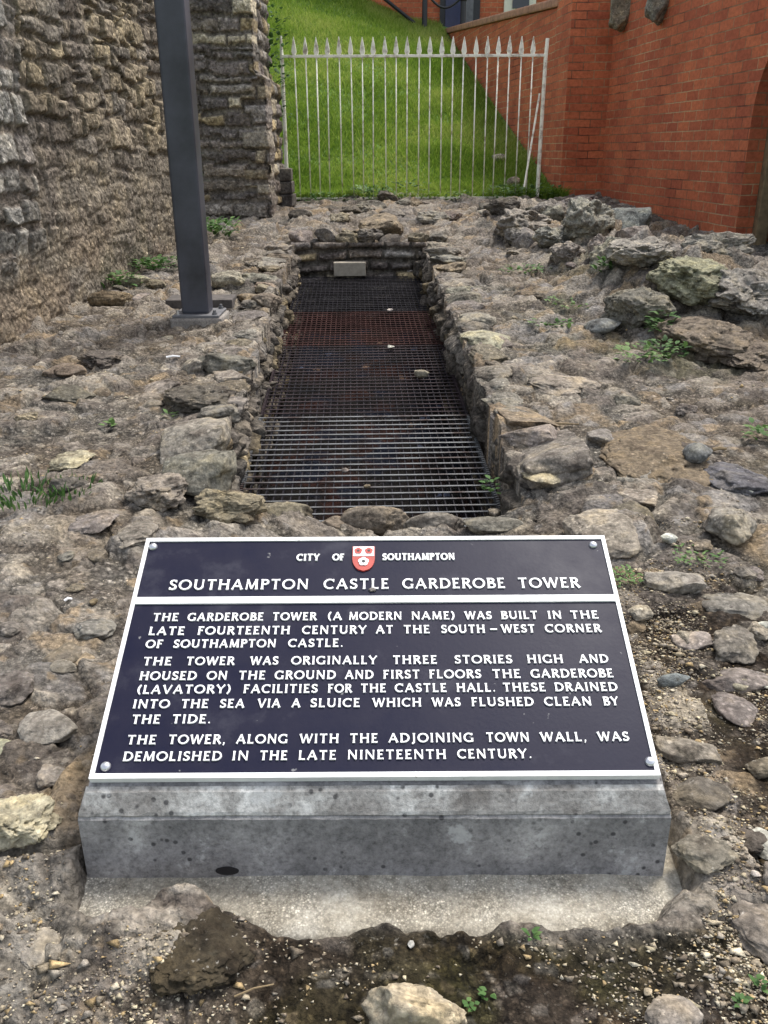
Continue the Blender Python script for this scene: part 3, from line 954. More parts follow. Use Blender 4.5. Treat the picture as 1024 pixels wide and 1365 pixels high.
def add_strip(mb, left, right, z, hgt, closed, org, ux, uy, un):
    n = len(left)
    vs = []
    for zz in (z, hgt):
        for p in left: vs.append(org + ux * p[0] + uy * p[1] + un * zz)
        for p in right: vs.append(org + ux * p[0] + uy * p[1] + un * zz)
    fs = []
    m = n if closed else n - 1
    for i in range(m):
        j = (i + 1) % n
        fs += [(2 * n + i, 2 * n + j, 3 * n + j, 3 * n + i), (i, j, 2 * n + j, 2 * n + i), (n + i, 3 * n + i, 3 * n + j, n + j)]
    if not closed:
        fs += [(0, 2 * n, 3 * n, n), (n - 1, 2 * n - 1, 4 * n - 1, 3 * n - 1)]
    mb.add(vs, fs)


def letter_word(mb, word, u0, u1, v0, cap, plane, base, hgt, heavy=1.0):
    """word set between u0 and u1 with its baseline at v0"""
    P0, ux, uy, un = plane
    track = 0.16
    tot = sum(GL[c][0] + track for c in word) - track
    s = (u1 - u0) / tot
    x = 0
    for c in word:
        w, strokes = GL[c]
        lev = 0
        for st in strokes:
            lev += 1
            top = hgt + lev * 0.00006
            tr = lambda p: (u0 + (x + p[0]) * s, v0 + p[1] * cap)
            if st[0] == 'l':
                _, x0, y0, x1, y1, wd, s0, s1 = st
                a, b = Vector(tr((x0, y0))), Vector(tr((x1, y1)))
                d = (b - a); Ln = d.length; d.normalize(); nn = Vector((-d.y, d.x))
                hw = wd * cap * heavy / 2
                ks = [(0.0, 1.55 if s0 else 1.0), (0.10, 1.08 if s0 else 1.0), (0.5, 0.94), (0.90, 1.08 if s1 else 1.0), (1.0, 1.55 if s1 else 1.0)]
                l = [a + d * Ln * k + nn * hw * f for k, f in ks]; r = [a + d * Ln * k - nn * hw * f for k, f in ks]
                add_strip(mb, l, r, base, top, False, P0, ux, uy, un)
            else:
                _, pts, w0, w1 = st
                q = [Vector(tr(p)) for p in pts]
                closed = (q[0] - q[-1]).length < 1e-6
                if closed: q = q[:-1]
                l, r = [], []
                for i, p in enumerate(q):
                    if closed: d = q[(i + 1) % len(q)] - q[i - 1]
                    else: d = q[min(i + 1, len(q) - 1)] - q[max(i - 1, 0)]
                    d.normalize(); nn = Vector((-d.y, d.x))
                    hw = (w0 + (w1 - w0) * abs(d.y) ** 1.5) * cap * heavy / 2
                    l.append(p + nn * hw); r.append(p - nn * hw)
                add_strip(mb, l, r, base, top, closed, P0, ux, uy, un)
        x += w + track


def plaque():
    Wd = 0.90
    TLp, TRp, BRp, BLp = (192, 717), (802, 713.8), (885.5, 1033), (122.5, 1038)
    zt = Wd * FPX / 610.0; zb = Wd * FPX / 763.0
    TL = CAMP + ray(*TLp) * zt; TR = CAMP + ray(*TRp) * zt; BL = CAMP + ray(*BLp) * zb; BR = CAMP + ray(*BRp) * zb
    ux = ((TR - TL) + (BR - BL)).normalized()
    uy = ((TL - BL) + (TR - BR)); uy = (uy - ux * uy.dot(ux)).normalized()
    un = ux.cross(uy)
    Cn = (TL + TR + BL + BR) / 4
    Ht = ((TL - BL).dot(uy) + (TR - BR).dot(uy)) / 2
    P0 = Cn + un * 0.0
    plane = (P0, ux, uy, un)

    def uv(px, py):
        d = ray(px, py); t = (P0 - CAMP).dot(un) / d.dot(un)
        q = CAMP + d * t - P0
        return q.dot(ux), q.dot(uy)

    hw, hh = Wd / 2, Ht / 2
    base_pt = Vector((Cn.x, 1.10, 0.06))
    root = empty('information_plaque', base_pt)
    tag(root, 'navy and white cast information plaque on a sloping grey concrete block', 'plaque')
    # plate top face lies 4 mm under the raised border
    mb = MB(); mb.prism([(-hw + .004, -hh + .004), (hw - .004, -hh + .004), (hw - .004, hh - .004), (-hw + .004, hh - .004)], ux, uy, un, P0 - un * 0.012, 0.0092)
    plate = mb.build('panel', M_PANEL, root, base_pt)
    TOPZ = -0.0028
    bw = 0.0085
    mb = MB()
    mb.prism([(-hw, hh - bw), (hw, hh - bw), (hw, hh), (-hw, hh)], ux, uy, un, P0 - un * 0.014, 0.014)
    mb.prism([(-hw, -hh), (hw, -hh), (hw, -hh + bw), (-hw, -hh + bw)], ux, uy, un, P0 - un * 0.014, 0.014)
    mb.prism([(-hw, -hh + bw), (-hw + bw * .85, -hh + bw), (-hw + bw * .85, hh - bw), (-hw, hh - bw)], ux, uy, un, P0 - un * 0.014, 0.0138)
    mb.prism([(hw - bw * .85, -hh + bw), (hw, -hh + bw), (hw, hh - bw), (hw - bw * .85, hh - bw)], ux, uy, un, P0 - un * 0.014, 0.0138)
    mb.build('border', M_WHITE, root, base_pt)
    va = uv(500, 794.4)[1]; vb = uv(500, 803.0)[1]
    mb = MB(); mb.prism([(-hw + bw * .85, vb), (hw - bw * .85, vb), (hw - bw * .85, va), (-hw + bw * .85, va)], ux, uy, un, P0 + un * (TOPZ - .002), 0.0055)
    mb.build('divider_bar', M_WHITE, root, base_pt)
    sc = 3.938
    A_, B_, C_ = 110, 370, 630

    def X(v):
        o, n = v
        return {'A': A_, 'B': B_, 'C': C_, 'P': 0}[o] + (n / sc if o != 'P' else n)

    LINES = [  # left x/baseline, right x/baseline, cap height in px, heaviness, words
        ((400, 746.8), (605, 745.8), 8.6, 1.28, [('CITY', 'B', 102, 'B', 220), ('OF', 'B', 290, 'B', 350), ('SOUTHAMPTON', 'B', 552, 'B', 930)]),
        ((226, 785.6), (772, 783.0), 13.2, 1.0, [('SOUTHAMPTON', 'A', 455, 'B', 163), ('CASTLE', 'B', 243, 'B', 585), ('GARDEROBE', 'B', 657, 'C', 170), ('TOWER', 'C', 240, 'C', 562)]),
        ((204, 827.5), (797, 824.0), 10.2, 1.1, [('THE', 'A', 370, 'A', 503), ('GARDEROBE', 'A', 553, 'A', 950), ('TOWER', 'A', 998, 'B', 205), ('(A', 'B', 262, 'B', 338), ('MODERN', 'B', 375, 'B', 653), ('NAME)', 'B', 703, 'B', 932), ('WAS', 'B', 985, 'C', 100), ('BUILT', 'C', 150, 'C', 342), ('IN', 'C', 395, 'C', 468), ('THE', 'C', 515, 'C', 660)]),
        ((198, 846.5), (801, 841.7), 10.6, 1.1, [('LATE', 'A', 348, 'A', 535), ('FOURTEENTH', 'A', 605, 'B', 65), ('CENTURY', 'B', 130, 'B', 467), ('AT', 'B', 517, 'B', 607), ('THE', 'B', 662, 'B', 800), ('SOUTH', 'B', 860, 'C', 65), ('-', 'C', 88, 'C', 134), ('WEST', 'C', 152, 'C', 328), ('CORNER', 'C', 382, 'C', 675)]),
        ((194, 863.9), (804, 859.0), 10.6, 1.1, [('OF', 'A', 332, 'A', 420), ('SOUTHAMPTON', 'A', 478, 'P', 368), ('CASTLE.', 'B', 57, 'B', 345)]),
        ((190, 886.8), (811, 882.7), 10.8, 1.1, [('THE', 'A', 318, 'A', 467), ('TOWER', 'A', 545, 'A', 798), ('WAS', 'A', 882, 'P', 371), ('ORIGINALLY', 'B', 73, 'B', 522), ('THREE', 'B', 605, 'B', 838), ('STORIES', 'B', 930, 'C', 208), ('HIGH', 'C', 287, 'C', 475), ('AND', 'C', 560, 'C', 712)]),
        ((186, 906.4), (818, 902.2), 11.2, 1.1, [('HOUSED', 'A', 300, 'A', 598), ('ON', 'A', 653, 'A', 760), ('THE', 'A', 820, 'A', 960), ('GROUND', 'A', 1010, 'B', 305), ('AND', 'B', 355, 'B', 503), ('FIRST', 'B', 555, 'B', 747), ('FLOORS', 'B', 797, 'C', 45), ('THE', 'C', 105, 'C', 252), ('GARDEROBE', 'C', 307, 'C', 738)]),
        ((182, 924.7), (824, 920.2), 11.2, 1.1, [('(LAVATORY)', 'A', 285, 'A', 780), ('FACILITIES', 'A', 845, 'B', 210), ('FOR', 'B', 265, 'B', 390), ('THE', 'B', 437, 'B', 570), ('CASTLE', 'B', 617, 'B', 888), ('HALL.', 'B', 940, 'C', 120), ('THESE', 'C', 160, 'C', 383), ('DRAINED', 'C', 432, 'C', 760)]),
        ((177, 944.2), (825, 939.4), 11.4, 1.1, [('INTO', 'A', 265, 'A', 457), ('THE', 'A', 518, 'A', 660), ('SEA', 'A', 722, 'A', 850), ('VIA', 'A', 920, 'B', 15), ('A', 'B', 75, 'B', 120), ('SLUICE', 'B', 173, 'B', 433), ('WHICH', 'B', 500, 'B', 755), ('WAS', 'B', 812, 'B', 960), ('FLUSHED', 'B', 1018, 'C', 320), ('CLEAN', 'C', 378, 'C', 625), ('BY', 'C', 687, 'C', 765)]),
        ((175, 964.8), (828, 959.8), 11.6, 1.1, [('THE', 'A', 258, 'A', 407), ('TIDE.', 'A', 470, 'A', 675)]),
        ((169, 993.0), (838, 986.0), 12.0, 1.1, [('THE', 'A', 233, 'A', 385), ('TOWER,', 'A', 450, 'A', 752), ('ALONG', 'A', 808, 'B', 53), ('WITH', 'B', 117, 'B', 322), ('THE', 'B', 380, 'B', 527), ('ADJOINING', 'B', 583, 'C', 5), ('TOWN', 'C', 72, 'C', 298), ('WALL,', 'C', 357, 'C', 598), ('WAS', 'C', 658, 'C', 820)]),
        ((163, 1015.7), (709, 1008.6), 12.2, 1.1, [('DEMOLISHED', 'A', 212, 'A', 730), ('IN', 'A', 785, 'A', 872), ('THE', 'A', 930, 'B', 52), ('LATE', 'B', 110, 'B', 308), ('NINETEENTH', 'B', 367, 'B', 885), ('CENTURY.', 'B', 945, 'C', 310)]),
    ]
    for (xl, yl), (xr, yr), caph, heavy, words in LINES:
        vm = (uv(xl, yl)[1] + uv(xr, yr)[1]) / 2
        cap = uv(500, (yl + yr) / 2 - caph)[1] - uv(500, (yl + yr) / 2)[1]
        for w, oa, a, ob, b in words:
            mb = MB()
            x0, x1 = X((oa, a)), X((ob, b))
            yb0 = yl + (yr - yl) * (x0 - xl) / (xr - xl); yb1 = yl + (yr - yl) * (x1 - xl) / (xr - xl)
            heavy_ = heavy * .93
            u0, v0 = uv(x0, yb0 - caph * 0.4); u1, v1 = uv(x1, yb1 - caph * 0.4)
            letter_word(mb, w, u0, u1, vm + 0.25 * ((v0 + v1) / 2 - vm - cap * .4), cap, plane, TOPZ - 0.001, -0.0002, heavy_)
            mb.build('lettering_word', M_WHITE, root, base_pt)
    # the city shield: two red roses on white over a white rose on red
    cu, ct = uv(485, 728.6); _, cb = uv(485, 761.0)
    sw = (uv(500.2, 740)[0] - uv(470.2, 740)[0]) / 2; sh = ct - cb
    def shield(k, off=0.0):
        pts = []
        for i in range(9):
            a = i / 8
            pts.append((-sw * k, ct - off - (1 - a) * 0.0)) if i == 0 else None
        right = [(sw * k, ct - off)]
        for i in range(1, 10):
            a = i / 9
            y = ct - off - (sh - 2 * off) * (0.42 + 0.58 * a)
            x = sw * k * math.sqrt(max(0, 1 - a ** 2.3))
            right.append((x, y))
        left = [(-x, y) for x, y in right[:-1]]
        poly = right + left[::-1]
        return [(cu + x, y) for x, y in poly][::-1]
    shp = empty('crest', (0, 0, 0)); shp.parent = root
    z0 = TOPZ - 0.0005
    mb = MB(); mb.prism(shield(1.0), ux, uy, un, P0 + un * z0, 0.0040); mb.build('shield_rim', M_RED, shp, base_pt)
    mid = ct - sh * 0.41
    mb = MB(); mb.prism([(cu - sw * .93, mid), (cu + sw * .93, mid), (cu + sw * .93, ct - .0012), (cu - sw * .93, ct - .0012)], ux, uy, un, P0 + un * (z0 + .0030), 0.0018); mb.build('white_field', M_WHITE, shp, base_pt)
    def rose(c, r, petal, heart, n=5, zz=0.0052):
        mb = MB(); poly = []
        for k in range(40):
            a = 2 * math.pi * k / 40
            rr = r * (0.84 + 0.16 * abs(math.cos(n * a / 2)))
            poly.append((c[0] + rr * math.cos(a + .3), c[1] + rr * math.sin(a + .3)))
        mb.prism(poly, ux, uy, un, P0 + un * (z0 + .0030), zz - .0030 + .0006)
        o = mb.build('rose', petal, shp, base_pt)
        mb = MB(); mb.prism([(c[0] + r * .34 * math.cos(2 * math.pi * k / 14), c[1] + r * .34 * math.sin(2 * math.pi * k / 14)) for k in range(14)], ux, uy, un, P0 + un * (z0 + .0032), zz - .0032 + .0012)
        mb.build('rose_heart', heart, shp, base_pt)
    ry = sw * 0.36
    rose((cu - sw * .48, ct - sh * .20), ry, M_RED, M_DARK)
    rose((cu + sw * .46, ct - sh * .20), ry, M_RED, M_DARK)
    rose((cu, ct - sh * .64), sw * .48, M_WHITE, M_DARK)
    # a grey splash of bird lime over the heading, a black disc for the drain hole's shade
    u, v = uv(496.5, 785.5)
    mb = MB(); mb.prism([(u + .0058 * (1 + .3 * math.sin(3 * k)) * math.cos(k * .4488), v + .0040 * (1 + .25 * math.cos(2 * k)) * math.sin(k * .4488)) for k in range(14)], ux, uy, un, P0 - un * .003, .0036)
    mb.build('bird_lime', M_PLINTH, root, base_pt)
    # dome-headed screws
    for px, py in ((204, 728), (791, 725.5), (867, 1014.5), (140.5, 1021)):
        u, v = uv(px, py)
        mb = MB()
        ring = []
        for r, zz in ((.0085, 0), (.0080, .003), (.006, .0055), (.003, .0068), (.0008, .0071)):
            ring.append((r, zz))
        n = 16; vs = []; fs = []
        for r, zz in ring:
            for k in range(n):
                a = 2 * math.pi * k / n
                vs.append(P0 + ux * (u + r * math.cos(a)) + uy * (v + r * math.sin(a)) + un * (TOPZ - .0005 + zz))
        for i in range(len(ring) - 1):
            for k in range(n):
                a = i * n + k; b = i * n + (k + 1) % n
                fs.append((a, b, b + n, a + n))
        fs.append(tuple((len(ring) - 1) * n + k for k in range(n)))
        mb.add(vs, fs)
        mb.build('screw', M_STEEL, root, base_pt, smooth=True)
    # concrete block: front face, bevelled shoulder, sloping top under the plate
    fw = 0.93 / 2
    yA = 1.100
    fx = Cn.x
    Bm = (BL + BR) / 2; Tm = (TL + TR) / 2
    q = Bm - uy * 0.012 - un * 0.0145      # concrete just in front of the plate
    zshoulder = 1.14 - 0.964
    yA = 1.088
    prof = [(yA, 0.0), (yA, zshoulder - 0.005), (yA + 0.004, zshoulder - .001), (yA + 0.008, zshoulder - .001), (q.y, q.z - .004), ((Tm + uy * .012).y, (Tm + uy * .012 - un * .0145).z), ((Tm + uy * .02).y, 0.0)]
    mb = MB(); n = len(prof); NX = 60
    rx = np.random.default_rng(5)
    vs = []; fs = []
    for i in range(NX + 1):
        for j, (y, z) in enumerate(prof):
            wj = fw if j < 3 else (fw - 0.006 if j == 3 else fw - 0.012)
            x = fx + wj * (2 * i / NX - 1)
            jit = 0.0004 if 0 < j < 5 else 0.0
            vs.append(Vector((x, y + rx.normal(0, jit), z + rx.normal(0, jit))))
    for i in range(NX):
        for j in range(n):
            k = (j + 1) % n
            fs.append((i * n + j, i * n + k, (i + 1) * n + k, (i + 1) * n + j))
    fs.append(tuple(range(n))); fs.append(tuple(NX * n + j for j in range(n - 1, -1, -1)))
    mb.add(vs, fs)
    blk = mb.build('concrete_block', M_CONC, root, base_pt)
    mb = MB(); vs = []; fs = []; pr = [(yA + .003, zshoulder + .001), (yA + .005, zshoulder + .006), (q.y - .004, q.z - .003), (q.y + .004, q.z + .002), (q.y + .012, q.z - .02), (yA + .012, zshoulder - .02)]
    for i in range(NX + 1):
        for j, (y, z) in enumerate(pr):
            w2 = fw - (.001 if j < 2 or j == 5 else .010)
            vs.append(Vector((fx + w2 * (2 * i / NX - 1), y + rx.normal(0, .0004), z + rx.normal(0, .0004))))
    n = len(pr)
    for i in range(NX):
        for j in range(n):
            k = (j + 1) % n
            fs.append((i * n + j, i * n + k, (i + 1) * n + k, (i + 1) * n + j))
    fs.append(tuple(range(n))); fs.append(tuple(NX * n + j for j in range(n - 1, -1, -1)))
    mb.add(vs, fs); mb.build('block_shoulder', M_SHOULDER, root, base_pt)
    d = ray(303, 1161); t = (yA - .001) / d.y; hx = d.x * t; hz = CAM_H + d.z * t
    mb = MB(); mb.prism([(hx + .019 * math.cos(k * .3142), hz + .0085 * math.sin(k * .3142)) for k in range(20)], Vector((1, 0, 0)), Vector((0, 0, 1)), Vector((0, 1, 0)), (0, yA - .0012, 0), .004)
    mb.build('drain_hole_shade', M_DARK, root, base_pt)  # solid black oval gives the shade inside the hole as colour
    # sandy concrete pad the block is bedded on, its front edge ragged
    mb = MB(); front = []
    N = 90
    xs = np.linspace(fx - fw - 0.035, fx + fw + 0.03, N)
    fe = pad_front(xs)
    G_ = []
    J = 16
    U = np.zeros((J, N)); 
    Yp = np.zeros((J, N)); Zp = np.zeros((J, N))
    for j in range(J):
        k = j / (J - 1)
        Yp[j] = fe + (1.16 - fe) * k
        Zp[j] = 0.053 + 0.004 * fbm2(xs * 12, Yp[j] * 12, 302, 4) + 0.018 * (k - .5) - 0.03 * (1 - sst(0, .10, np.full(N, k)))
    Xp = np.repeat(xs[None], J, 0)
    V = np.stack([Xp, Yp, Zp], -1).reshape(-1, 3) - np.array(base_pt)
    me = np_mesh('concrete_pad', V, grid_faces(J, N)); link_mesh('concrete_pad', me, M_PAD, root)


plaque()


# ------------------------------------------------------------------ grey post
def post():
    p, t = on_plane(256, 436, 0.0, GSL)
    cx, cy = p.x + .02, 4.56
    zb = 0.07 * cy + 0.058
    root = empty('steel_post', (cx, cy, zb - .1))
    o3 = (cx, cy, zb - .1)
    tag(root, 'tall dark grey square steel post bolted to a small concrete plinth', 'post')
    mb = MB(); mb.box((cx, cy, zb + 2.1), (0.137, 0.137, 4.2)); mb.build('shaft', M_POST, root, o3, bevel=0.014, seg=3)
    mb = MB(); mb.box((cx, cy, zb + 4.21), (0.145, 0.145, 0.02)); mb.build('cap', M_POST, root, o3, bevel=0.004)
    mb = MB(); mb.box((cx + .01, cy, zb - .006), (0.235, 0.235, 0.014)); mb.build('base_plate', M_STEELGREY, root, o3, bevel=0.004)
    for sx in (-1, 1):
        for sy in (-1, 1):
            mb = MB(); mb.lathe((cx + .01 + sx * .093, cy + sy * .093, zb + .001), [(.013, 0), (.013, .010), (.008, .010), (.008, .022), (.002, .023)], 8)
            mb.build('bolt', M_STEEL if sx < 0 else M_STEELGREY, root, o3)
    mb = MB(); mb.box((cx + .012, cy, zb - .065), (0.262, 0.255, 0.104)); mb.build('concrete_plinth', M_PLINTH, root, o3, bevel=0.012)
    # dark slab behind it
    mb = MB(); z2 = 0.07 * 4.9 + .035
    mb.box((cx - .05, 4.93, z2 - .008), (0.36, 0.20, 0.05), Matrix.Rotation(.03, 3, 'Z'))
    o = mb.build('stone_slab', M_SLATE, None, (cx, 4.93, z2), bevel=0.006)
    tag(o, 'dark flat slab lying on the ground just behind the grey post', 'slab')


post()


# ------------------------------------------------------------------ white railing
def railing():
    Y = 9.5
    def at(px, py):
        d = ray(px, py); t = Y / d.y
        return CAMP + d * t
    pl, pr = at(384, 268), at(716, 263)
    z0 = 0.645; x0, x1 = pl.x, pr.x
    zrail = (at(380, 72).z + at(725, 77).z) / 2; ztip = at(540, 48.5).z
    root = empty('railing', ((x0 + x1) / 2, Y, z0)); o3 = ((x0 + x1) / 2, Y, z0)
    tag(root, 'white painted iron railing with spear-headed bars across the foot of the grass bank', 'railing')
    for x, zt, lean in ((x0, at(375, 48).z, 0), (x1, at(728, 51).z, 0.012)):
        mb = MB(); mb.tube([(x, Y, z0 - .2), (x + lean * .3, Y, zrail - .02), (x + lean, Y, zt)], [.020, .018, .010 if x == x0 else .017], 8)
        mb.build('post', M_RAIL, root, o3)
    mb = MB(); mb.bar((x0, Y, zrail), (x1, Y, zrail), 0.028, 0.024); mb.build('top_rail', M_RAIL, root, o3, bevel=.003)
    mb = MB(); mb.bar((x0, Y, z0 + .045), (x1 - .12, Y, z0 + .045), 0.028, 0.020); mb.build('bottom_rail', M_RAIL, root, o3, bevel=.003)
    n = 22
    xa, xb = at(391.3, 62).x, at(710.5, 62).x
    for i in range(n):
        x = xa + (xb - xa) * i / (n - 1) + random.uniform(-.004, .004)
        dx = random.uniform(-.012, .012)
        mb = MB(); mb.tube([(x, Y, ztip - .17), (x + dx * .3, Y, zrail), (x + dx, Y, z0 + .02)], .0064, 6)
        b = mb.build('bar', M_RAIL, root, o3, smooth=True)
        mb = MB()
        hpts = [(-.010, -.01), (.010, -.01), (.012, .005), (.0255, .050), (.016, .11), (.0025, .178 + random.uniform(-.01, .006)), (-.0025, .178), (-.016, .11), (-.0255, .050), (-.012, .005)]
        mb.prism(hpts, Vector((1, 0, 0)), Vector((0, 0, 1)), Vector((0, 1, 0)), (x, Y - .008, ztip - .178), .016)
        mb.build('spearhead', M_RAIL, b, o3, bevel=.004, seg=1)
    a, b2 = at(719, 125), at(694, 236)
    mb = MB(); mb.tube([(a.x, Y - .02, a.z), (b2.x, Y - .28, 0.80)], .010, 6); mb.build('brace', M_RAIL, root, o3)


railing()


# ------------------------------------------------------------------ brick walls
def uvquad(me, fn):
    uvl = me.uv_layers.new(name='UVMap')
    for p in me.polygons:
        for li in p.loop_indices:
            v = me.vertices[me.loops[li].vertex_index].co
            uvl.data[li].uv = fn(v, p.normal)


def face_uv(v, n):
    # metres along the face and up it
    if abs(n.z) > 0.7: return (v.x, v.y)
    t = Vector((-n.y, n.x, 0))
    if t.length < 1e-6: return (v.x, v.z)
    t.normalize()
    if abs(t.y) > abs(t.x):
        if t.y < 0: t = -t
    elif t.x < 0: t = -t
    return (v.x * t.x + v.y * t.y, v.z)


def brick_prism(name, pts_xy, z0, z1, mat, parent, origin):
    """vertical prism over a ground outline; tops may slope: z1 is a number or a list"""
    mb = MB(); n = len(pts_xy)
    zz = z1 if isinstance(z1, (list, tuple)) else [z1] * n
    vs = [Vector((x, y, z0)) for x, y in pts_xy] + [Vector((x, y, zz[i])) for i, (x, y) in enumerate(pts_xy)]
    fs = [tuple(range(n - 1, -1, -1)), tuple(range(n, 2 * n))] + [(i, (i + 1) % n, n + (i + 1) % n, n + i) for i in range(n)]
    mb.add(vs, fs)
    o = mb.build(name, mat, parent, origin)
    ox, oy, oz = origin
    uvquad(o.data, lambda v, nn: face_uv(Vector((v.x + ox, v.y + oy, v.z + oz)), nn))
    return o


def brick_walls():
    sl = -0.104
    # long wall on the right with its arched doorway
    org = (2.3, 9.87, 0.3)
    root = empty('brick_wall', org)
    tag(root, 'tall red brick wall with an arched doorway at the right edge', 'brick wall')
    def wx(y): return 2.30 - sl * (9.87 - y)
    L0, TOPZ = 3.6, 2.72
    yj, yk = 6.81, 5.51; yc = (yj + yk) / 2; r = (yj - yk) / 2; zs = 1.34
    th = 0.42
    dirn = Vector((-sl, -1, 0)).normalized()       # towards the camera along the wall
    nor = Vector((-1, -sl * -1 * -1, 0))
    nor = Vector((-1.0, -0.104 * -1 * -1, 0)); nor = Vector((-dirn.y * -1, 0, 0))
    nin = Vector((1, 0.104, 0)).normalized()        # into the wall
    def P(y, z, dpt=0.0): return Vector((wx(y), y, z)) + nin * dpt
    mb = MB()
    def quad(a, b, c, d): mb.add([a, b, c, d], [(0, 1, 2, 3)])
    N = 20
    arc = [(yc + r * math.cos(math.pi * i / N), zs + r * math.sin(math.pi * i / N)) for i in range(N + 1)]
    zb = -0.2
    quad(P(9.87, zb), P(yj, zb), P(yj, TOPZ), P(9.87, TOPZ))
    quad(P(yk, zb), P(L0, zb), P(L0, TOPZ), P(yk, TOPZ))
    for i in range(N):
        (ya, za), (yb, zb2) = arc[i], arc[i + 1]
        quad(P(ya, za), P(yb, zb2), P(yb, TOPZ), P(ya, TOPZ))
    quad(P(9.87, TOPZ), P(L0, TOPZ), P(L0, TOPZ, th), P(9.87, TOPZ, th))
    quad(P(L0, zb), P(L0, zb, th), P(L0, TOPZ, th), P(L0, TOPZ))
    quad(P(9.87, TOPZ, th), P(L0, TOPZ, th), P(L0, zb, th), P(9.87, zb, th))
    o = mb.build('wall', M_BRICK, root, org, fix=False)
    uvquad(o.data, lambda v, nn: ((v.y), v.z + 0.3))
    # reveal
    mb = MB(); dp = 0.115
    quad = lambda a, b, c, d: mb.add([a, b, c, d], [(0, 1, 2, 3)])
    quad(P(yj, zb), P(yj, zb, dp + .2), P(yj, zs, dp + .2), P(yj, zs))
    quad(P(yk, zb, dp + .2), P(yk, zb), P(yk, zs), P(yk, zs, dp + .2))
    for i in range(N):
        (ya, za), (yb, zb2) = arc[i], arc[i + 1]
        quad(P(ya, za), P(ya, za, dp + .2), P(yb, zb2, dp + .2), P(yb, zb2))
    o = mb.build('doorway_reveal', M_BRICK, root, org, fix=False)
    uvquad(o.data, lambda v, nn: (v.x * 1.0 + .05, v.z + 0.3))
    # timber frame and dark boarded door
    mb = MB()
    for y in (yj - .045, yk + .045):
        a = P(y, zb, dp + .05); mb.bar(a, a + Vector((0, 0, zs - zb + .35)), 0.085, 0.085, up=(0, 1, 0))
    mb.build('timber_frame', M_WOOD, root, org, bevel=.006)
    dr = MB()
    nb = 9
    for k in range(nb):
        y = yk + .09 + (yj - yk - .18) * (k + .5) / nb
        hh = zs + math.sqrt(max(0.0, r * r - (y - yc) ** 2)) - .01
        a = P(y, zb, dp + .12); dr.bar(a, Vector((a.x, a.y, hh)), (yj - yk - .18) / nb - .006, 0.04, up=(1, 0, 0))
    dr.build('door', M_DOOR, root, org)
    mb = MB(); mb.bar(P(yj, 0.9, dp + .20), P(yk, 0.9, dp + .20), 0.02, 2.4); mb.build('door_backing', M_DOOR, root, org)
    # pier between the two walls
    rp = empty('brick_pier', (1.87, 9.9, 0.3))
    tag(rp, 'square red brick pier where the two brick walls meet', 'brick pier')
    brick_prism('pier_shaft', [(1.873, 9.87), (2.42, 9.87), (2.42, 10.4), (1.82, 10.4)], -0.2, 2.85, M_BRICK, rp, (1.87, 9.9, 0.3))
    # retaining wall climbing away beside the grass
    rr = empty('retaining_wall', (1.5, 12, 0.5))
    tag(rr, 'red brick retaining wall with sloping coping beside the grass bank', 'brick wall')
    o3 = (1.5, 12, 0.5)
    xa, xb = 1.82, 1.82 + sl * 7.1
    brick_prism('wall', [(xa + .02, 10.4), (xa + .32, 10.4), (xb + .32, 17.5), (xb + .02, 17.5)], -0.2, [2.50, 2.50, 3.02, 3.02], M_BRICK, rr, o3)
    mb = MB()
    vs = [Vector(v) for v in ((xa - .01, 10.37, 2.505), (xa + .36, 10.37, 2.505), (xb + .36, 17.5, 3.025), (xb - .01, 17.5, 3.025))]
    mb.add(vs + [v + Vector((0, 0, .085)) for v in vs], [(3, 2, 1, 0), (4, 5, 6, 7), (0, 1, 5, 4), (1, 2, 6, 5), (2, 3, 7, 6), (3, 0, 4, 7)])
    mb.build('coping', M_COPING, rr, o3, bevel=.02)


brick_walls()


# ------------------------------------------------------------------ grass bank
def bank_z(x, y):
    k = np.clip((y - 9.75) / 7.6, 0, 1.2)
    z = 0.66 + 2.40 * k ** 1.08
    z = z + (0.14 * np.maximum(0, 1.3 - x) + 0.25 * np.maximum(0, .5 - x)) * np.clip(k, 0, 1) ** 1.1
    z = z + 0.03 * fbm2(x * 1.3, y * 1.3, 401, 3)
    return z


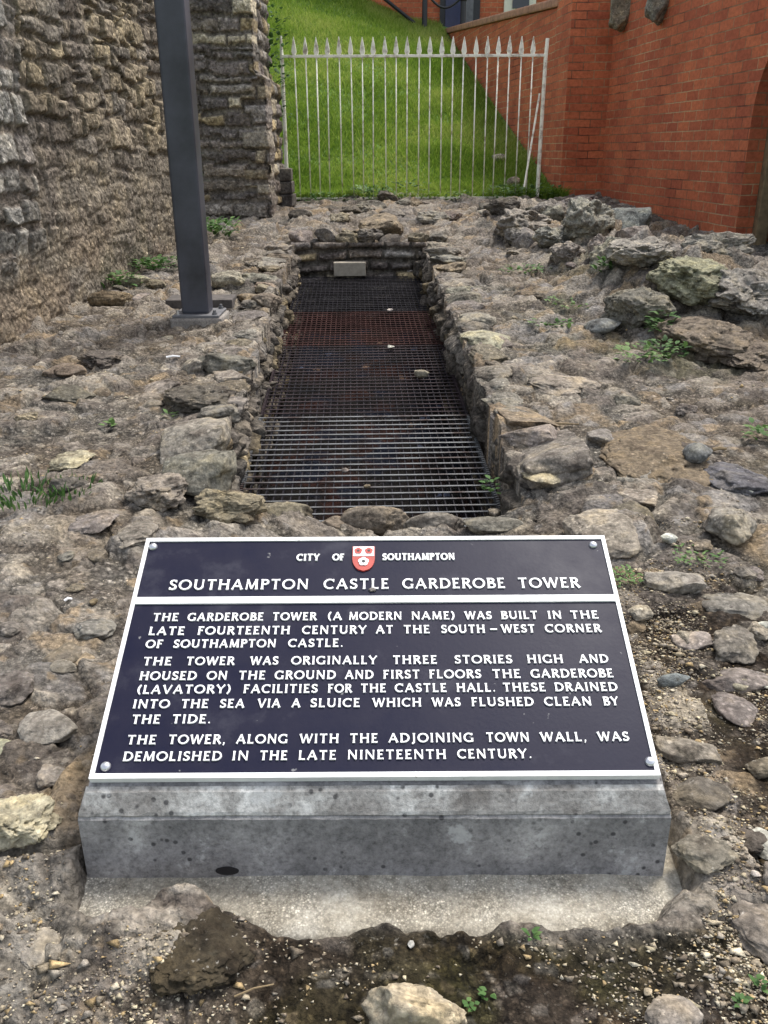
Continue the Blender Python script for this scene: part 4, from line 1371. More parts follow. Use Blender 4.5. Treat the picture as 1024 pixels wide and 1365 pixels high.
def grass():
    nx, ny = 160, 200
    X, Y = np.meshgrid(np.linspace(-4.5, 2.3, nx), np.linspace(9.35, 18.2, ny))
    Z = bank_z(X, Y) - 0.02 * (Y < 9.6)
    me = np_mesh('grass_bank', np.stack([X, Y, Z], -1).reshape(-1, 3), grid_faces(ny, nx))
    tag(link_mesh('grass_bank', me, M_TURF), 'steep bank of turf rising behind the white railing', 'bank', kind='structure')
    n = 150000
    x = RNG.uniform(-2.6, 1.95, n); y = 9.5 + 8.3 * RNG.uniform(0, 1, n) ** 1.25
    ok = x < 1.84 - 0.104 * (y - 9.87)
    ok &= ~((x < -0.9) & (y < 9.4))
    x, y = x[ok], y[ok]; n = len(x)
    z = bank_z(x, y) - 0.01
    tuft = noise2(x * 2.3, y * 2.3, 411); patch = fbm2(x * 1.1, y * 1.1, 412, 4)
    h = (0.035 + 0.055 * tuft) * RNG.uniform(0.55, 1.35, n) * (1 + 0.15 * np.exp(-(y - 9.5) / .35)) * (1 + .2 * sst(.9, 0, np.abs(x - (1.84 - 0.104 * (y - 9.87)))))
    w = RNG.uniform(0.004, 0.0085, n)
    a = RNG.uniform(0, 2 * np.pi, n); ln = RNG.uniform(0.2, 0.9, n) * h; b = RNG.uniform(0, 2 * np.pi, n)
    dx, dy = np.cos(a) * w, np.sin(a) * w
    bx, by = np.cos(b) * ln, np.sin(b) * ln - 0.35 * h
    p0 = np.stack([x - dx, y - dy, z], -1); p1 = np.stack([x + dx, y + dy, z], -1)
    p2 = np.stack([x + bx * .35 + dx * .7, y + by * .35 + dy * .7, z + h * .6], -1); p3 = np.stack([x + bx * .35 - dx * .7, y + by * .35 - dy * .7, z + h * .6], -1)
    p4 = np.stack([x + bx + dx * .1, y + by, z + h], -1); p5 = np.stack([x + bx - dx * .1, y + by, z + h], -1)
    V = np.stack([p0, p1, p2, p3, p4, p5], 1).reshape(-1, 3)
    i = np.arange(n)[:, None] * 6
    F = np.concatenate([i + np.array([[0, 1, 2, 3]]), i + np.array([[3, 2, 4, 5]])], 0)
    f = np.clip(0.46 + 0.55 * patch + RNG.normal(0, .20, n) + 0.12 * (y - 12) / 5, 0, 1)
    col = np.repeat(f, 6)[:, None] * np.ones((1, 3))
    me = np_mesh('grass', V, F, col, smooth=False)
    tag(link_mesh('grass', me, M_GRASS), 'bright green grass covering the bank behind the railing', 'grass', kind='stuff')


grass()


# ------------------------------------------------------------------ brick building beyond the bank
def building():
    y = 17.6
    def at(px, py, yy=y):
        d = ray(px, py); t = yy / d.y
        return CAMP + d * t
    org = (0.5, y, 3.0)
    root = empty('brick_building', org)
    tag(root, 'red brick building with dark blue door at the top of the bank', 'building')
    brick_prism('wall', [(-4.5, y), (5.5, y), (5.5, y + 3), (-4.5, y + 3)], 1.5, 5.6, M_BRICK, root, org)
    mb = MB(); mb.box((0.5, y + 1.5, 5.68), (10.4, 3.4, .16)); mb.build('roof_edge', M_COPING, root, org)
    a, b = at(592, 40), at(634, 0)
    zt = 5.0
    mb = MB(); mb.box(((a.x + b.x) / 2, y - .02, (3.0 + zt) / 2), (b.x - a.x + .16, .06, zt - 3.0)); f = mb.build('door_frame', M_BLACK, root, org)
    mb = MB(); mb.box(((a.x * .7 + b.x * .3), y - .06, (3.05 + zt) / 2), ((b.x - a.x) * .55, .05, zt - 3.1)); mb.build('door', M_BLUE, root, org)
    mb = MB(); mb.box((b.x - .14, y - .06, (3.0 + zt) / 2), (.20, .05, zt - 3.0)); mb.build('door_post', M_STEELGREY, root, org)
    a, b = at(672, 0), at(714, 0)
    zc = 4.4; hgt = 2.2
    wn_ = MB(); wn_.box(((a.x + b.x) / 2, y - .03, zc), (b.x - a.x, .08, hgt)); wf = wn_.build('window', M_CREAM, root, org)
    mb = MB(); mb.box(((a.x + b.x) / 2 + .01, y - .075, zc), (b.x - a.x - .26, .02, hgt - .24)); mb.build('pane', M_GLASS, wf, org)
    a, b = at(735, 0), at(770, 0)
    mb = MB(); mb.box(((a.x + b.x) / 2, y - .03, zc), (b.x - a.x, .08, hgt)); wf = mb.build('window', M_BLACK, root, org)
    mb = MB(); mb.box(((a.x + b.x) / 2, y - .075, zc), (b.x - a.x - .16, .02, hgt - .2)); mb.build('pane', M_GLASS, wf, org)
    # iron posts with slack chains in front
    yp = 17.1
    for k, (px, lab) in enumerate(((566, 'short black iron post carrying chains, left one at the bank top'), (617, 'short black iron post in front of the blue door, right one at the bank top'))):
        p = at(px, 36, yp); zb = float(bank_z(np.float64(p.x), np.float64(yp)))
        r = empty('iron_post', (p.x, yp, zb)); o3 = (p.x, yp, zb)
        tag(r, lab, 'post')
        mb = MB(); mb.tube([(p.x, yp, zb - .1), (p.x, yp, zb + .52)], .045, 10); mb.build('shaft', M_BLACK, r, o3)
        mb = MB(); mb.lathe((p.x, yp, zb + .52), [(.05, 0), (.065, .03), (.06, .07), (.02, .11)], 12); mb.build('finial', M_BLACK, r, o3, smooth=True)
    p0, p1 = at(566, 36, yp), at(617, 36, yp)
    for (xs, xe, za, zb_, lab) in ((-1.0, p0.x, 4.0, 3.28, 'black chain sagging left from the left iron post'), (p0.x, p1.x, 3.28, 3.22, 'black chain hanging between the two iron posts')):
        mb = MB(); mb.tube([(xs + (xe - xs) * k / 12, yp, float(za + (zb_ - za) * k / 12 + .35 - .22 * math.sin(math.pi * k / 12))) for k in range(13)], .022, 6)
        tag(mb.build('chain', M_BLACK, None, ((xs + xe) / 2, yp, 3.5)), lab, 'chain')
    # sloping iron handrail
    a, b = at(500, -12, 17.3), at(553, 31, 17.3)
    mb = MB(); mb.tube([a, b], .03, 8); tag(mb.build('handrail', M_BLACK, None, tuple(b)), 'thin black handrail sloping down across the brick building', 'handrail')


building()


# ------------------------------------------------------------------ rocks
def rock_mesh(seed, sub=5, cuts=11, rough=0.10, blocky=0.0):
    bm = bmesh.new(); bmesh.ops.create_icosphere(bm, subdivisions=sub, radius=1)
    V = np.array([v.co[:] for v in bm.verts]); F = np.array([[v.index for v in f.verts] for f in bm.faces]); bm.free()
    rg = np.random.default_rng(seed)
    if blocky:
        Q = V / np.max(np.abs(V), 1)[:, None]
        V = V * (1 - blocky) + Q * blocky * 0.86
    w = np.stack([fbm3(V[:, 0] * 1.1 + seed, V[:, 1] * 1.1, V[:, 2] * 1.1, seed + k, 2) for k in range(3)], -1)
    V = V + 0.28 * w
    for k in range(cuts):
        n = rg.normal(size=3); n /= np.linalg.norm(n)
        d = rg.uniform(0.52, 0.9)
        over = np.maximum(V @ n - d, 0)
        V = V - over[:, None] * n * rg.uniform(.75, .97)
    N = V / np.linalg.norm(V, axis=1)[:, None]
    f = fbm3(V[:, 0] * 2.2, V[:, 1] * 2.2, V[:, 2] * 2.2 + seed, seed + 7, 5, 0.6)
    rid = 1 - 2 * np.abs(fbm3(V[:, 0] * 1.8 + 5, V[:, 1] * 1.8, V[:, 2] * 1.8, seed + 9, 4, 0.55))
    pits = sst(.2, .5, fbm3(V[:, 0] * 4, V[:, 1] * 4, V[:, 2] * 4, seed + 11, 3, .6))
    V = V + N * (rough * (1.2 * f + 0.5 * rid - 0.5 * pits))[:, None]
    V -= (V.max(0) + V.min(0)) / 2
    V /= (V.max(0) - V.min(0)).max() / 2
    V = V / np.maximum(np.abs(V).max(0), 1e-6)       # fills the unit box
    me = np_mesh('rock', V, F)
    me.materials.append(M_ROCK)
    return me


ROCKS = [rock_mesh(500 + i, 5, 8 + i % 6, 0.09 + 0.03 * (i % 4), 0.0 if i % 3 else 0.5) for i in range(14)]
ROUGH = [rock_mesh(560 + i, 6, 6 + i % 3, 0.26 + 0.05 * (i % 3), 0.15) for i in range(7)]
FLAT = [rock_mesh(600 + i, 5, 9, 0.08, 0.55) for i in range(5)]
BLOCK = [rock_mesh(700 + i, 5, 3 + i % 2, 0.07, 0.85) for i in range(4)]
COB = [rock_mesh(640 + i, 4, 4, 0.05, 0.0) for i in range(4)]
ROCKC = {'grey': (.205, .185, .155), 'pale': (.275, .25, .205), 'cream': (.36, .32, .235), 'tan': (.235, .195, .14), 'ochre': (.175, .135, .09), 'dark': (.125, .11, .09), 'blue': (.185, .19, .185),
         'slate': (.115, .112, .115), 'brown': (.18, .15, .112), 'white': (.52, .49, .43), 'moss': (.055, .045, .028), 'green': (.25, .24, .17), 'pink': (.215, .185, .16), 'bank': (.26, .24, .205)}


def jitter(c, s=0.10):
    k = 1 + random.uniform(-s, s)
    return tuple(max(0.0, v * k * (1 + random.uniform(-.04, .04))) for v in c) + (1,)


def rock(name, me, c, size, rotz, color, label=None, cat='stone', group=None, tilt=(0, 0)):
    o = bpy.data.objects.new(name, me)
    o.location = c; o.scale = (size[0] / 2, size[1] / 2, size[2] / 2)
    o.rotation_euler = (tilt[0], tilt[1], rotz)
    o.color = jitter(ROCKC[color])
    C.objects.link(o)
    return tag(o, label, cat, group)


def stone(x0, y0, x1, y1, color, label, hr=0.45, kind='r', sink=0.30, name='stone', lift=0.0, rz=None, tilt=None, ground=None):
    """a stone filling that box of the photograph, resting on the ground there"""
    cx, w, h = (x0 + x1) / 2, x1 - x0, y1 - y0
    if ground is None:
        p, t = ground_at(cx, y1 - 0.25 * h)
    else:
        p, t = on_plane(cx, y1 - 0.25 * h, *ground)
    W = w * t / FPX
    d = ray(cx, (y0 + y1) / 2).normalized(); sa = -d.z; ca = math.sqrt(1 - sa * sa)
    H = hr * W
    vis = h * t / FPX
    dep = min(max((vis - H * (1 - sink) * ca) / max(sa, .1), 0.5 * W), 1.5 * W)
    zt = gz(p.x, p.y) if ground is None else p.z
    zb = min(zt, p.z + .03) if ground is None else p.z
    c = Vector((p.x, p.y + dep * 0.22, zb + H * (0.5 - sink) + lift + (GSL * dep * .2)))
    me = ROCKS[int(kind[1:])] if len(kind) > 1 else random.choice({'r': ROCKS, 'x': ROUGH, 'f': FLAT, 'c': COB, 'b': BLOCK}[kind])
    return rock(name, me, c, (W * 1.04, dep, H), random.uniform(-.25, .25) if rz is None else rz, color, label, 'stone', None, tilt or (random.uniform(-.08, .08), random.uniform(-.1, .1)))


STONES = [
    # rubble heap by the brick wall
    (805, 278, 868, 345, 'blue', 'blue-grey angular block crowning the rubble heap below the brick wall', .62, 'b', .3, .08),
    (752, 264, 822, 345, 'bank', 'tall rough grey lump left of the blue-grey angular block on the heap', .95, 'x', .38, .06),
    (868, 342, 968, 445, 'green', 'big boulder with yellow-green lichen on its left face in the heap', .62, 'x', .38, .08),
    (935, 350, 1052, 462, 'bank', 'biggest pale pitted boulder at the right end of the heap', .55, 'x', .38, .08),
    (812, 375, 886, 462, 'grey', 'dark rough rock with a shaded hollow left of the lichened boulder', .80, 'x', .42, .04),
    (882, 412, 1000, 500, 'brown', 'rough brown rock in front of the lichened boulder', .55, 'x', .42, .02),
    (815, 316, 908, 372, 'bank', 'broad tan lump between the blue-grey block and the lichened boulder', .45, 'x', .38, .05),
    (905, 326, 1010, 358, 'bank', 'flat grey rock at the foot of the timber door frame', .40, 'x', .40, .02),
    (664, 270, 742, 335, 'bank', 'knobbly grey rock at the left end of the heap near the railing', .62, 'x', .42, .03),
    (716, 290, 770, 350, 'bank', 'low knobbly rock right of the one near the railing foot', .6, 'x', .42, .02),
    (960, 455, 1050, 505, 'brown', 'reddish-brown flat rock at the right edge under the heap', .35, 'x', .3, .0),
    (780, 428, 832, 452, 'blue', 'smooth blue-grey flat stone left of the dark rough rock', .4, 'c', .3, .0),
    (740, 264, 800, 292, 'bank', 'small rough rock against the foot of the brick pier', .5, 'x', .42, .03),
    # right of the channel
    (616, 440, 684, 474, 'cream', 'rounded cream stone on the right rim of the channel', .40, 'r', .45, .0),
    (704, 494, 806, 532, 'pale', 'pale flat slab right of the channel, level with the pebble on the grating', .26, 'r', .62, .0),
    (668, 540, 742, 580, 'tan', 'tan stone on the right rim just behind the wide grey block', .4, 'b', .6, .0),
    (684, 565, 792, 645, 'grey', 'wide grey block forming the right rim near the plaque', .45, 'b', .55, .0),
    (800, 566, 962, 656, 'ochre', 'broad ochre-brown flat stone on the right', .34, 'x', .74, .0),
    (912, 595, 952, 634, 'blue', 'small rounded blue-grey cobble on the ochre-brown stone', .7, 'c', .15, .015),
    (944, 606, 1040, 664, 'slate', 'dark slate-coloured flat stone right of the blue-grey cobble', .35, 'r', .6, .0),
    (697, 615, 760, 660, 'cream', 'broken cream stone on the right corner of the channel', .35, 'r', .45, .0),
    (768, 684, 862, 756, 'pale', 'smooth pale grey boulder beside the top right corner of the plaque', .42, 'r', .45, .0),
    (946, 678, 1012, 744, 'pale', 'upright pale speckled rock right of the plaque', .75, 'r', .25, .0),
    (818, 648, 880, 686, 'pale', 'low pale stone above the smooth pale boulder', .3, 'r', .55, .0),
    (620, 690, 700, 720, 'grey', 'low grey stone touching the top edge of the plaque on its right half', .35, 'r', .45, .0),
    # earth right of the plaque
    (862, 764, 940, 808, 'pale', 'wedge-shaped pale grey stone on dark earth', .35, 'r', .45, .0),
    (956, 838, 1012, 890, 'grey', 'pitted grey rock near the scrap of green glass', .6, 'r', .45, .0),
    (898, 838, 952, 872, 'pale', 'low pale crumbling stone left of the green glass scrap', .35, 'r', .5, .0),
    (958, 922, 1022, 972, 'pink', 'flat pinkish-grey stone with a cream pebble above it', .35, 'r', .6, .0),
    (876, 974, 962, 1024, 'grey', 'long grey stone lying against the right side of the plaque', .35, 'r', .45, .0),
    (896, 1044, 982, 1094, 'dark', 'dark flat stone beside the right end of the concrete block', .35, 'r', .6, .0),
    (902, 1122, 986, 1184, 'grey', 'tilted grey stone off the right end of the concrete pad', .35, 'r', .45, .0),
    (1004, 1110, 1045, 1160, 'white', 'white angular chip of stone at the right edge', .5, 'r', .45, .0),
    (984, 1196, 1075, 1296, 'grey', 'large grey stone cut by the right edge near the bottom', .4, 'r', .45, .0),
    (862, 1332, 940, 1400, 'pale', 'pale grey stone at the bottom edge on the right', .4, 'r', .45, .0),
    (832, 808, 866, 856, 'ochre', 'narrow ochre stone tucked against the right side of the plaque', .5, 'r', .5, .0),
    (876, 904, 920, 926, 'blue', 'glossy blue-grey flint flake right of the plaque', .4, 'c', .3, .0),
    (940, 900, 1040, 925, 'grey', 'grey half-buried stone above the pinkish-grey one', .3, 'r', .55, .0),
    (940, 790, 1040, 830, 'grey', 'long half-buried grey stone right of the wedge-shaped one', .3, 'r', .55, .0),
    # in front
    (484, 1306, 622, 1420, 'cream', 'pale cream boulder at the bottom edge in front of the pad', .80, 'r7', .25, .0),
    (188, 1214, 334, 1338, 'moss', 'dark mossy hump of rock at the front edge of the concrete pad', .36, 'x', .45, .0),
    (-30, 1068, 76, 1156, 'cream', 'pitted yellowish-cream rock cut by the left edge', .5, 'x', .3, .0),
    (28, 1242, 78, 1294, 'pale', 'small pale half-buried stone below the yellowish-cream rock', .3, 'r', .55, .0),
    (24, 948, 102, 1002, 'pale', 'pale grey rounded stone left of the lower half of the plaque', .45, 'r', .5, .0),
    (-26, 902, 42, 950, 'grey', 'grey stone cut by the left edge above the pale rounded one', .45, 'r', .45, .0),
    (-30, 985, 22, 1020, 'green', 'greenish stone at the left edge above the yellowish-cream rock', .35, 'r', .55, .0),
    # left rim of the channel
    (214, 556, 302, 628, 'pale', 'pale corner block at the near left end of the channel rim', .6, 'b', .3, .0),
    (218, 606, 312, 676, 'grey', 'large smooth tilted block below the pale corner block', .60, 'b', .3, .0),
    (164, 632, 248, 694, 'grey', 'rough cracked grey stone left of the tilted block', .5, 'x', .3, .0),
    (258, 656, 352, 716, 'tan', 'crumbly tan stone at the near left corner of the channel', .5, 'x', .3, .0),
    (210, 508, 304, 562, 'dark', 'dark brown block on the left rim behind the pale corner block', .45, 'x', .3, .0),
    (272, 548, 308, 612, 'ochre', 'ochre stone in the side of the channel next to the pale corner block', .9, 'r', .35, -.04),
    (68, 606, 118, 630, 'cream', 'whitish flat stone above the grass tufts on the left', .4, 'r', .6, .0),
    (282, 372, 326, 392, 'cream', 'cream stone on the ground right of the grey post', .5, 'r', .2, .0),
    (334, 396, 374, 420, 'tan', 'yellowish stone on the left rim right of the grey post', .6, 'r', .25, .0),
    (118, 396, 178, 414, 'ochre', 'orange-brown broken stone by the foot of the left wall', .4, 'r', .2, .0),
    (154, 366, 192, 386, 'green', 'greenish stone among weeds at the foot of the left wall', .45, 'r', .2, .0),
    (478, 290, 538, 330, 'tan', 'orange-stained pale rock above the far end of the channel', .6, 'r', .25, .02),
    (56, 520, 118, 545, 'dark', 'dark low stone in the middle of the left rubble', .35, 'r', .5, .0),
    (100, 470, 160, 500, 'dark', 'dark lump near the foot of the left wall', .4, 'x', .35, .0),
    (62, 640, 116, 668, 'dark', 'dark rounded stone between the two grass tufts', .5, 'r', .45, .0),
    (40, 795, 66, 812, 'red', None, .4, 'r', .45, .0),
    (150, 700, 205, 745, 'grey', 'grey slab beside the top left corner of the plaque', .35, 'r', .5, .0),
    (94, 690, 150, 720, 'grey', 'low grey stone further left than the slab at the plaque corner', .35, 'r', .55, .0),
    (96, 830, 150, 865, 'grey', 'small smooth grey stone left of the upper plaque', .4, 'r', .5, .0),
    (46, 860, 108, 898, 'brown', 'brown half-buried stone left of the plaque middle', .3, 'r', .55, .0),
]
ROCKC['red'] = (.24, .06, .045)
for s in STONES:
    x0, y0, x1, y1, c, lab, hr, kd, sk, lf = s
    if lab is None: continue
    stone(x0, y0, x1, y1, c, lab, hr, kd, sk, lift=lf)
NOTED = [q for q in C.objects if q.name.startswith('stone') and q.type == 'MESH' and q.location.x > .9 and q.location.y > 3.5]
# near end of the channel
for x0, y0, x1, y1, c, lab in ((326, 672, 424, 724, 'tan', 'lumpy brown stone at the near end of the grating on the left'), (418, 690, 470, 722, 'brown', 'small brown stone at the near end between two bigger ones'),
                               (452, 678, 545, 722, 'brown', 'flat-topped brown stone at the middle of the near end'), (540, 696, 622, 724, 'grey', 'low round stone at the near end just above the plaque edge')):
    stone(x0, y0, x1, y1, c, lab, .55, 'r', .30, ground=(-0.07, 0.03))
# pebbles and bits lying on the grating
gp = (-0.160, 0.065)
for x0, y0, x1, y1, c, lab in ((552, 496, 572, 508, 'cream', 'cream pebble on the grating, the biggest there'), (517, 460, 526, 468, 'white', 'small white pebble lying farther up the grating'),
                               (455, 623, 466, 633, 'pink', 'round pinkish pebble on the near grating panel'), (543, 360, 552, 367, 'white', 'white pebble at the far right corner of the grating'),
                               (652, 676, 668, 694, 'cream', 'cream stone chip on the near right corner of the grating'), (516, 412, 524, 418, 'white', 'tiny white chip on the dark far grating panel'),
                               (485, 645, 494, 654, 'ochre', 'orange-brown fragment on the near grating panel'), (361, 508, 370, 516, 'pale', 'pale pebble on the left edge bar of the grating')):
    stone(x0, y0, x1, y1, c, lab, .6, 'c', .03, name='pebble', ground=gp)
# concrete brick at the far end
p, t = on_plane(467, 365, *gp); p.y -= .13
mb = MB(); mb.box((p.x, p.y + .03, p.z + .05), (0.235, 0.10, 0.098), Matrix.Rotation(.04, 3, 'Z'))
tag(mb.build('concrete_brick', M_CBRICK, None, (p.x, p.y, p.z), bevel=.006), 'pale concrete brick standing on the far end of the grating', 'brick')

# unlabelled-alike rubble: rims of the channel, and loose stones bedded in the rubble
names = ['grey', 'grey', 'pale', 'tan', 'brown', 'dark', 'pink']


def bed(x, y, w, color, label, group, me=None, hr=.5, sink=.52, dep=None):
    H = w * hr
    rock('rubble_stone', me or random.choice(ROCKS + ROUGH), (x, y, gz(x, y) + H * (.5 - sink)), (w, dep or w * random.uniform(.65, 1.1), H), random.uniform(0, 6.28), color, label, 'stone', group, (random.uniform(-.15, .15), random.uniform(-.15, .15)))


for side, lab, grp in ((-1, 'rough rubble stone edging the left rim of the grated channel', 'left rim stones'), (1, 'rough rubble stone edging the right rim of the grated channel', 'right rim stones')):
    y = 2.95
    while y < 6.8:
        w = random.uniform(.14, .27)
        bed(cxl(y) + side * (.51 + w * .34 + random.uniform(-.02, .02)), y, w, random.choice(names[:5]), lab, grp, random.choice(ROCKS), .42, .58, w * random.uniform(.8, 1.2))
        y += w * random.uniform(.75, 1.15)
for x in np.linspace(-.62, .40, 7):
    bed(x + random.uniform(-.04, .04), 6.92 + random.uniform(-.03, .05), random.uniform(.15, .24), random.choice(names), 'rough stone along the far rim of the channel', 'far rim stones', None, .55, .3)
for i in range(34):
    bed(random.uniform(-1.0, 1.5), random.uniform(7.15, 9.35), random.uniform(.14, .34), random.choice(names), 'weathered stone bedded in rubble between the channel end and the railing', 'far rubble stones', None, .5, .56)
for i in range(26):
    y = random.uniform(2.2, 6.2)
    bed(random.uniform(-1.7, -.78), y, random.uniform(.07, .19), random.choice(names[:6]), 'worn stone bedded in the mortar left of the channel', 'left rubble stones', None, .45, .60)
for i in range(34):
    y = random.uniform(2.3, 6.8); x = random.uniform(.72, 2.1)
    bed(x, y, random.uniform(.06, .18), random.choice(names), 'weathered stone bedded in the ground right of the channel', 'right rubble stones', None, .45, .60)
for i in range(46):
    k_ = random.random(); y = 7.9 - 3.3 * k_ + random.uniform(-.2, .2); x = 1.0 + .62 * k_ + random.uniform(-.30, .26)
    w_ = random.uniform(.16, .36)
    if y > 7.35 or any(math.hypot(x - q.location.x, y - q.location.y) < .5 * (w_ + max(q.scale.x, .1)) and q.location.y > y - .1 for q in NOTED): continue
    bed(x, y, w_, random.choice(['bank', 'bank', 'bank', 'pale']), 'rough stone in the tumbled heap below the brick wall', 'heap stones', random.choice(ROUGH + ROCKS[:5]), .82, .50)
for i in range(20):
    bed(random.uniform(-1.1, -.58), random.uniform(.95, 2.2), random.uniform(.035, .085), random.choice(names[:5]), 'small stone bedded in worn mortar left of the plaque', 'near left stones', None, .4, .45)
for i in range(24):
    bed(random.uniform(.56, 1.15), random.uniform(.8, 2.2), random.uniform(.03, .075), random.choice(names), 'small stone half buried in earth right of the plaque', 'near right stones', None, .5, .38)
# pale stones in the grass
for px0, py0, px1, py1, lab in ((412, 247, 431, 263, 'pale stone in grass behind the left end of the railing'), (676, 231, 696, 246, 'pale stone in grass by the railing brace'), (656, 200, 675, 215, 'pale stone higher in the grass near the retaining wall')):
    d = ray((px0 + px1) / 2, py1); t = 9.3
    for k in range(900):
        q = CAMP + d * t
        if q.z < float(bank_z(np.float64(q.x), np.float64(q.y))) + .03: break
        t += .01
    W = (px1 - px0) * t / FPX
    rock('stone', random.choice(ROCKS), q + Vector((0, .03, .02)), (W, W * .7, W * .75), 0.3, 'cream', lab, 'stone')
# stones built into the brick wall
for y, z, sx, sz, c, lab in ((9.55, 2.33, .20, .30, 'tan', 'tan stone corbel sticking out of the brick wall near the pier'), (8.62, 2.36, .24, .46, 'pale', 'pale grey corbel with ferns sticking out high on the brick wall')):
    xw = 2.30 + .104 * (9.87 - y)
    rock('stone_corbel', BLOCK[0], (xw - .03, y, z), (.26, sx, sz), -.1, c, lab, 'corbel')


# ------------------------------------------------------------------ loose chips, one uncountable spread
def chips():
    n0 = 60000
    # density by zone
    x = np.concatenate([RNG.uniform(-1.2, 1.4, n0), RNG.uniform(.45, 1.3, n0), RNG.uniform(-1.9, 2.3, n0 // 2)])
    y = np.concatenate([RNG.uniform(.62, 1.1, n0), RNG.uniform(.7, 2.3, n0), RNG.uniform(1.0, 7.5, n0 // 2)])
    clump = fbm2(x * 6, y * 6, 701, 4)
    keep = RNG.uniform(0, 1, len(x)) < sst(-.25, .55, clump) * np.where((x > .45) & (y < 2.2), 1.6, np.where(y < 2.3, .8, .25))
    keep &= ~((np.abs(x - cxl(y)) < .49) & (y > 2.4) & (y < 6.85))
    keep &= ~((np.abs(x) < .50) & (y > .985) & (y < 1.62))
    keep &= ~((np.abs(x) < .47) & (y > .95) & (y < 1.62) & (np.abs(x + .33) > .12))
    x, y = x[keep], y[keep]; n = len(x)
    z = gzs(x, y)
    big = RNG.uniform(0, 1, n)
    r = np.where(big < .9, RNG.uniform(.0010, .0032, n), np.where(big < .988, RNG.uniform(.003, .0065, n), RNG.uniform(.006, .011, n))) * np.where(y > 2.3, 1.7, 1.0)
    base = np.array([[1, 0, 0], [-.4, .9, 0], [-.6, -.8, 0], [.1, .1, .8], [.5, .75, .1], [0, 0, -.6]])
    F0 = np.array([[0, 4, 3], [4, 1, 3], [1, 2, 3], [2, 0, 3], [4, 0, 5], [1, 4, 5], [2, 1, 5], [0, 2, 5]])
    B = base[None] * (1 + RNG.uniform(-.4, .4, (n, 6, 3)))
    a = RNG.uniform(0, 6.28, n); ca, sa = np.cos(a), np.sin(a)
    X = (B[..., 0] * ca[:, None] - B[..., 1] * sa[:, None]) * RNG.uniform(.7, 1.6, n)[:, None]; Yv = B[..., 0] * sa[:, None] + B[..., 1] * ca[:, None]
    V = np.stack([x[:, None] + X * r[:, None], y[:, None] + Yv * r[:, None], z[:, None] + (B[..., 2] * .7 + .25) * r[:, None]], -1).reshape(-1, 3)
    F = (np.arange(n)[:, None, None] * 6 + F0[None]).reshape(-1, 3)
    pal = np.array([[.50, .46, .36], [.40, .36, .29], [.30, .27, .23], [.58, .55, .47], [.22, .19, .16], [.42, .33, .20], [.33, .31, .29], [.16, .14, .12]])
    c = pal[RNG.integers(0, len(pal), n)] * np.array([1.0, .94, .82]) * RNG.uniform(.75, 1.2, n)[:, None]
    me = np_mesh('gravel', V, F, np.repeat(c, 6, 0), smooth=False)
    tag(link_mesh('gravel', me, M_CHIP), 'pale stone chips strewn over the earth and rubble', 'gravel', kind='stuff')


chips()


# ------------------------------------------------------------------ plants
def leaf_plant(name, loc, rg, n, rad, hgt, leaf, kind='broad', f0=.5, lean=(0, 0)):
    """stalks with leaves as one mesh; broad, blade or sprig"""
    Vs, Fs, Cs = [], [], []
    def leafq(p, d, up, L, W, f):
        s = d.cross(up)
        if s.length < 1e-4: s = Vector((1, 0, 0))
        s.normalize(); nn = s.cross(d).normalized()
        k = len(Vs)
        for a, w, dz in ((0, .12, 0), (.35, 1, .06), (.7, .72, .03), (1, .06, -.10)):
            c = p + d * L * a + nn * L * dz
            Vs.append(c + s * W * w * .5); Vs.append(c - s * W * w * .5)
            Cs.append(f); Cs.append(f)
        for j in range(3):
            Fs.append((k + 2 * j, k + 2 * j + 1, k + 2 * j + 3, k + 2 * j + 2))
    for i in range(n):
        a = rg.uniform(0, 6.283); rr = rad * math.sqrt(rg.uniform(0, 1))
        b = Vector((rr * math.cos(a), rr * math.sin(a), 0))
        out = Vector((math.cos(a), math.sin(a), 0))
        f = min(1, max(0, f0 + rg.gauss(0, .2)))
        if kind == 'blade':
            H = hgt * rg.uniform(.5, 1.1)
            d = (Vector((0, 0, 1)) + out * rg.uniform(.1, .9) + Vector((lean[0], lean[1], 0))).normalized()
            leafq(b, d, Vector((rg.uniform(-1, 1), rg.uniform(-1, 1), .2)), H, leaf, f)
        elif kind == 'broad':
            H = hgt * rg.uniform(.2, 1)
            p = b + Vector((0, 0, H))
            d = (out + Vector((rg.uniform(-.7, .7), rg.uniform(-.7, .7), rg.uniform(-.1, .7)))).normalized()
            leafq(p - d * leaf * .3, d, Vector((0, 0, 1)), leaf * rg.uniform(.6, 1.2), leaf * .6, f)
        else:
            H = hgt * (i + 1) / n
            p = Vector((lean[0] * H, lean[1] * H, H)) + Vector((rg.uniform(-1, 1), rg.uniform(-1, 1), 0)) * rad * .2
            d = (out + Vector((0, 0, rg.uniform(-.1, .6)))).normalized()
            leafq(p, d, Vector((0, 0, 1)), leaf * rg.uniform(.6, 1.2), leaf * .5, f)
    V = np.array([v[:] for v in Vs]); col = np.array(Cs)[:, None] * np.ones((1, 3))
    me = np_mesh(name, V, np.array(Fs), col, smooth=False)
    o = link_mesh(name, me, M_LEAF, None, loc)
    if kind == 'sprig':
        mb = MB(); mb.tube([(0, 0, -.02), (lean[0] * hgt * .5, lean[1] * hgt * .5, hgt * .5), (lean[0] * hgt, lean[1] * hgt, hgt)], .004, 5); mb.build('stem', M_LEAF, o, fix=False)
    return o


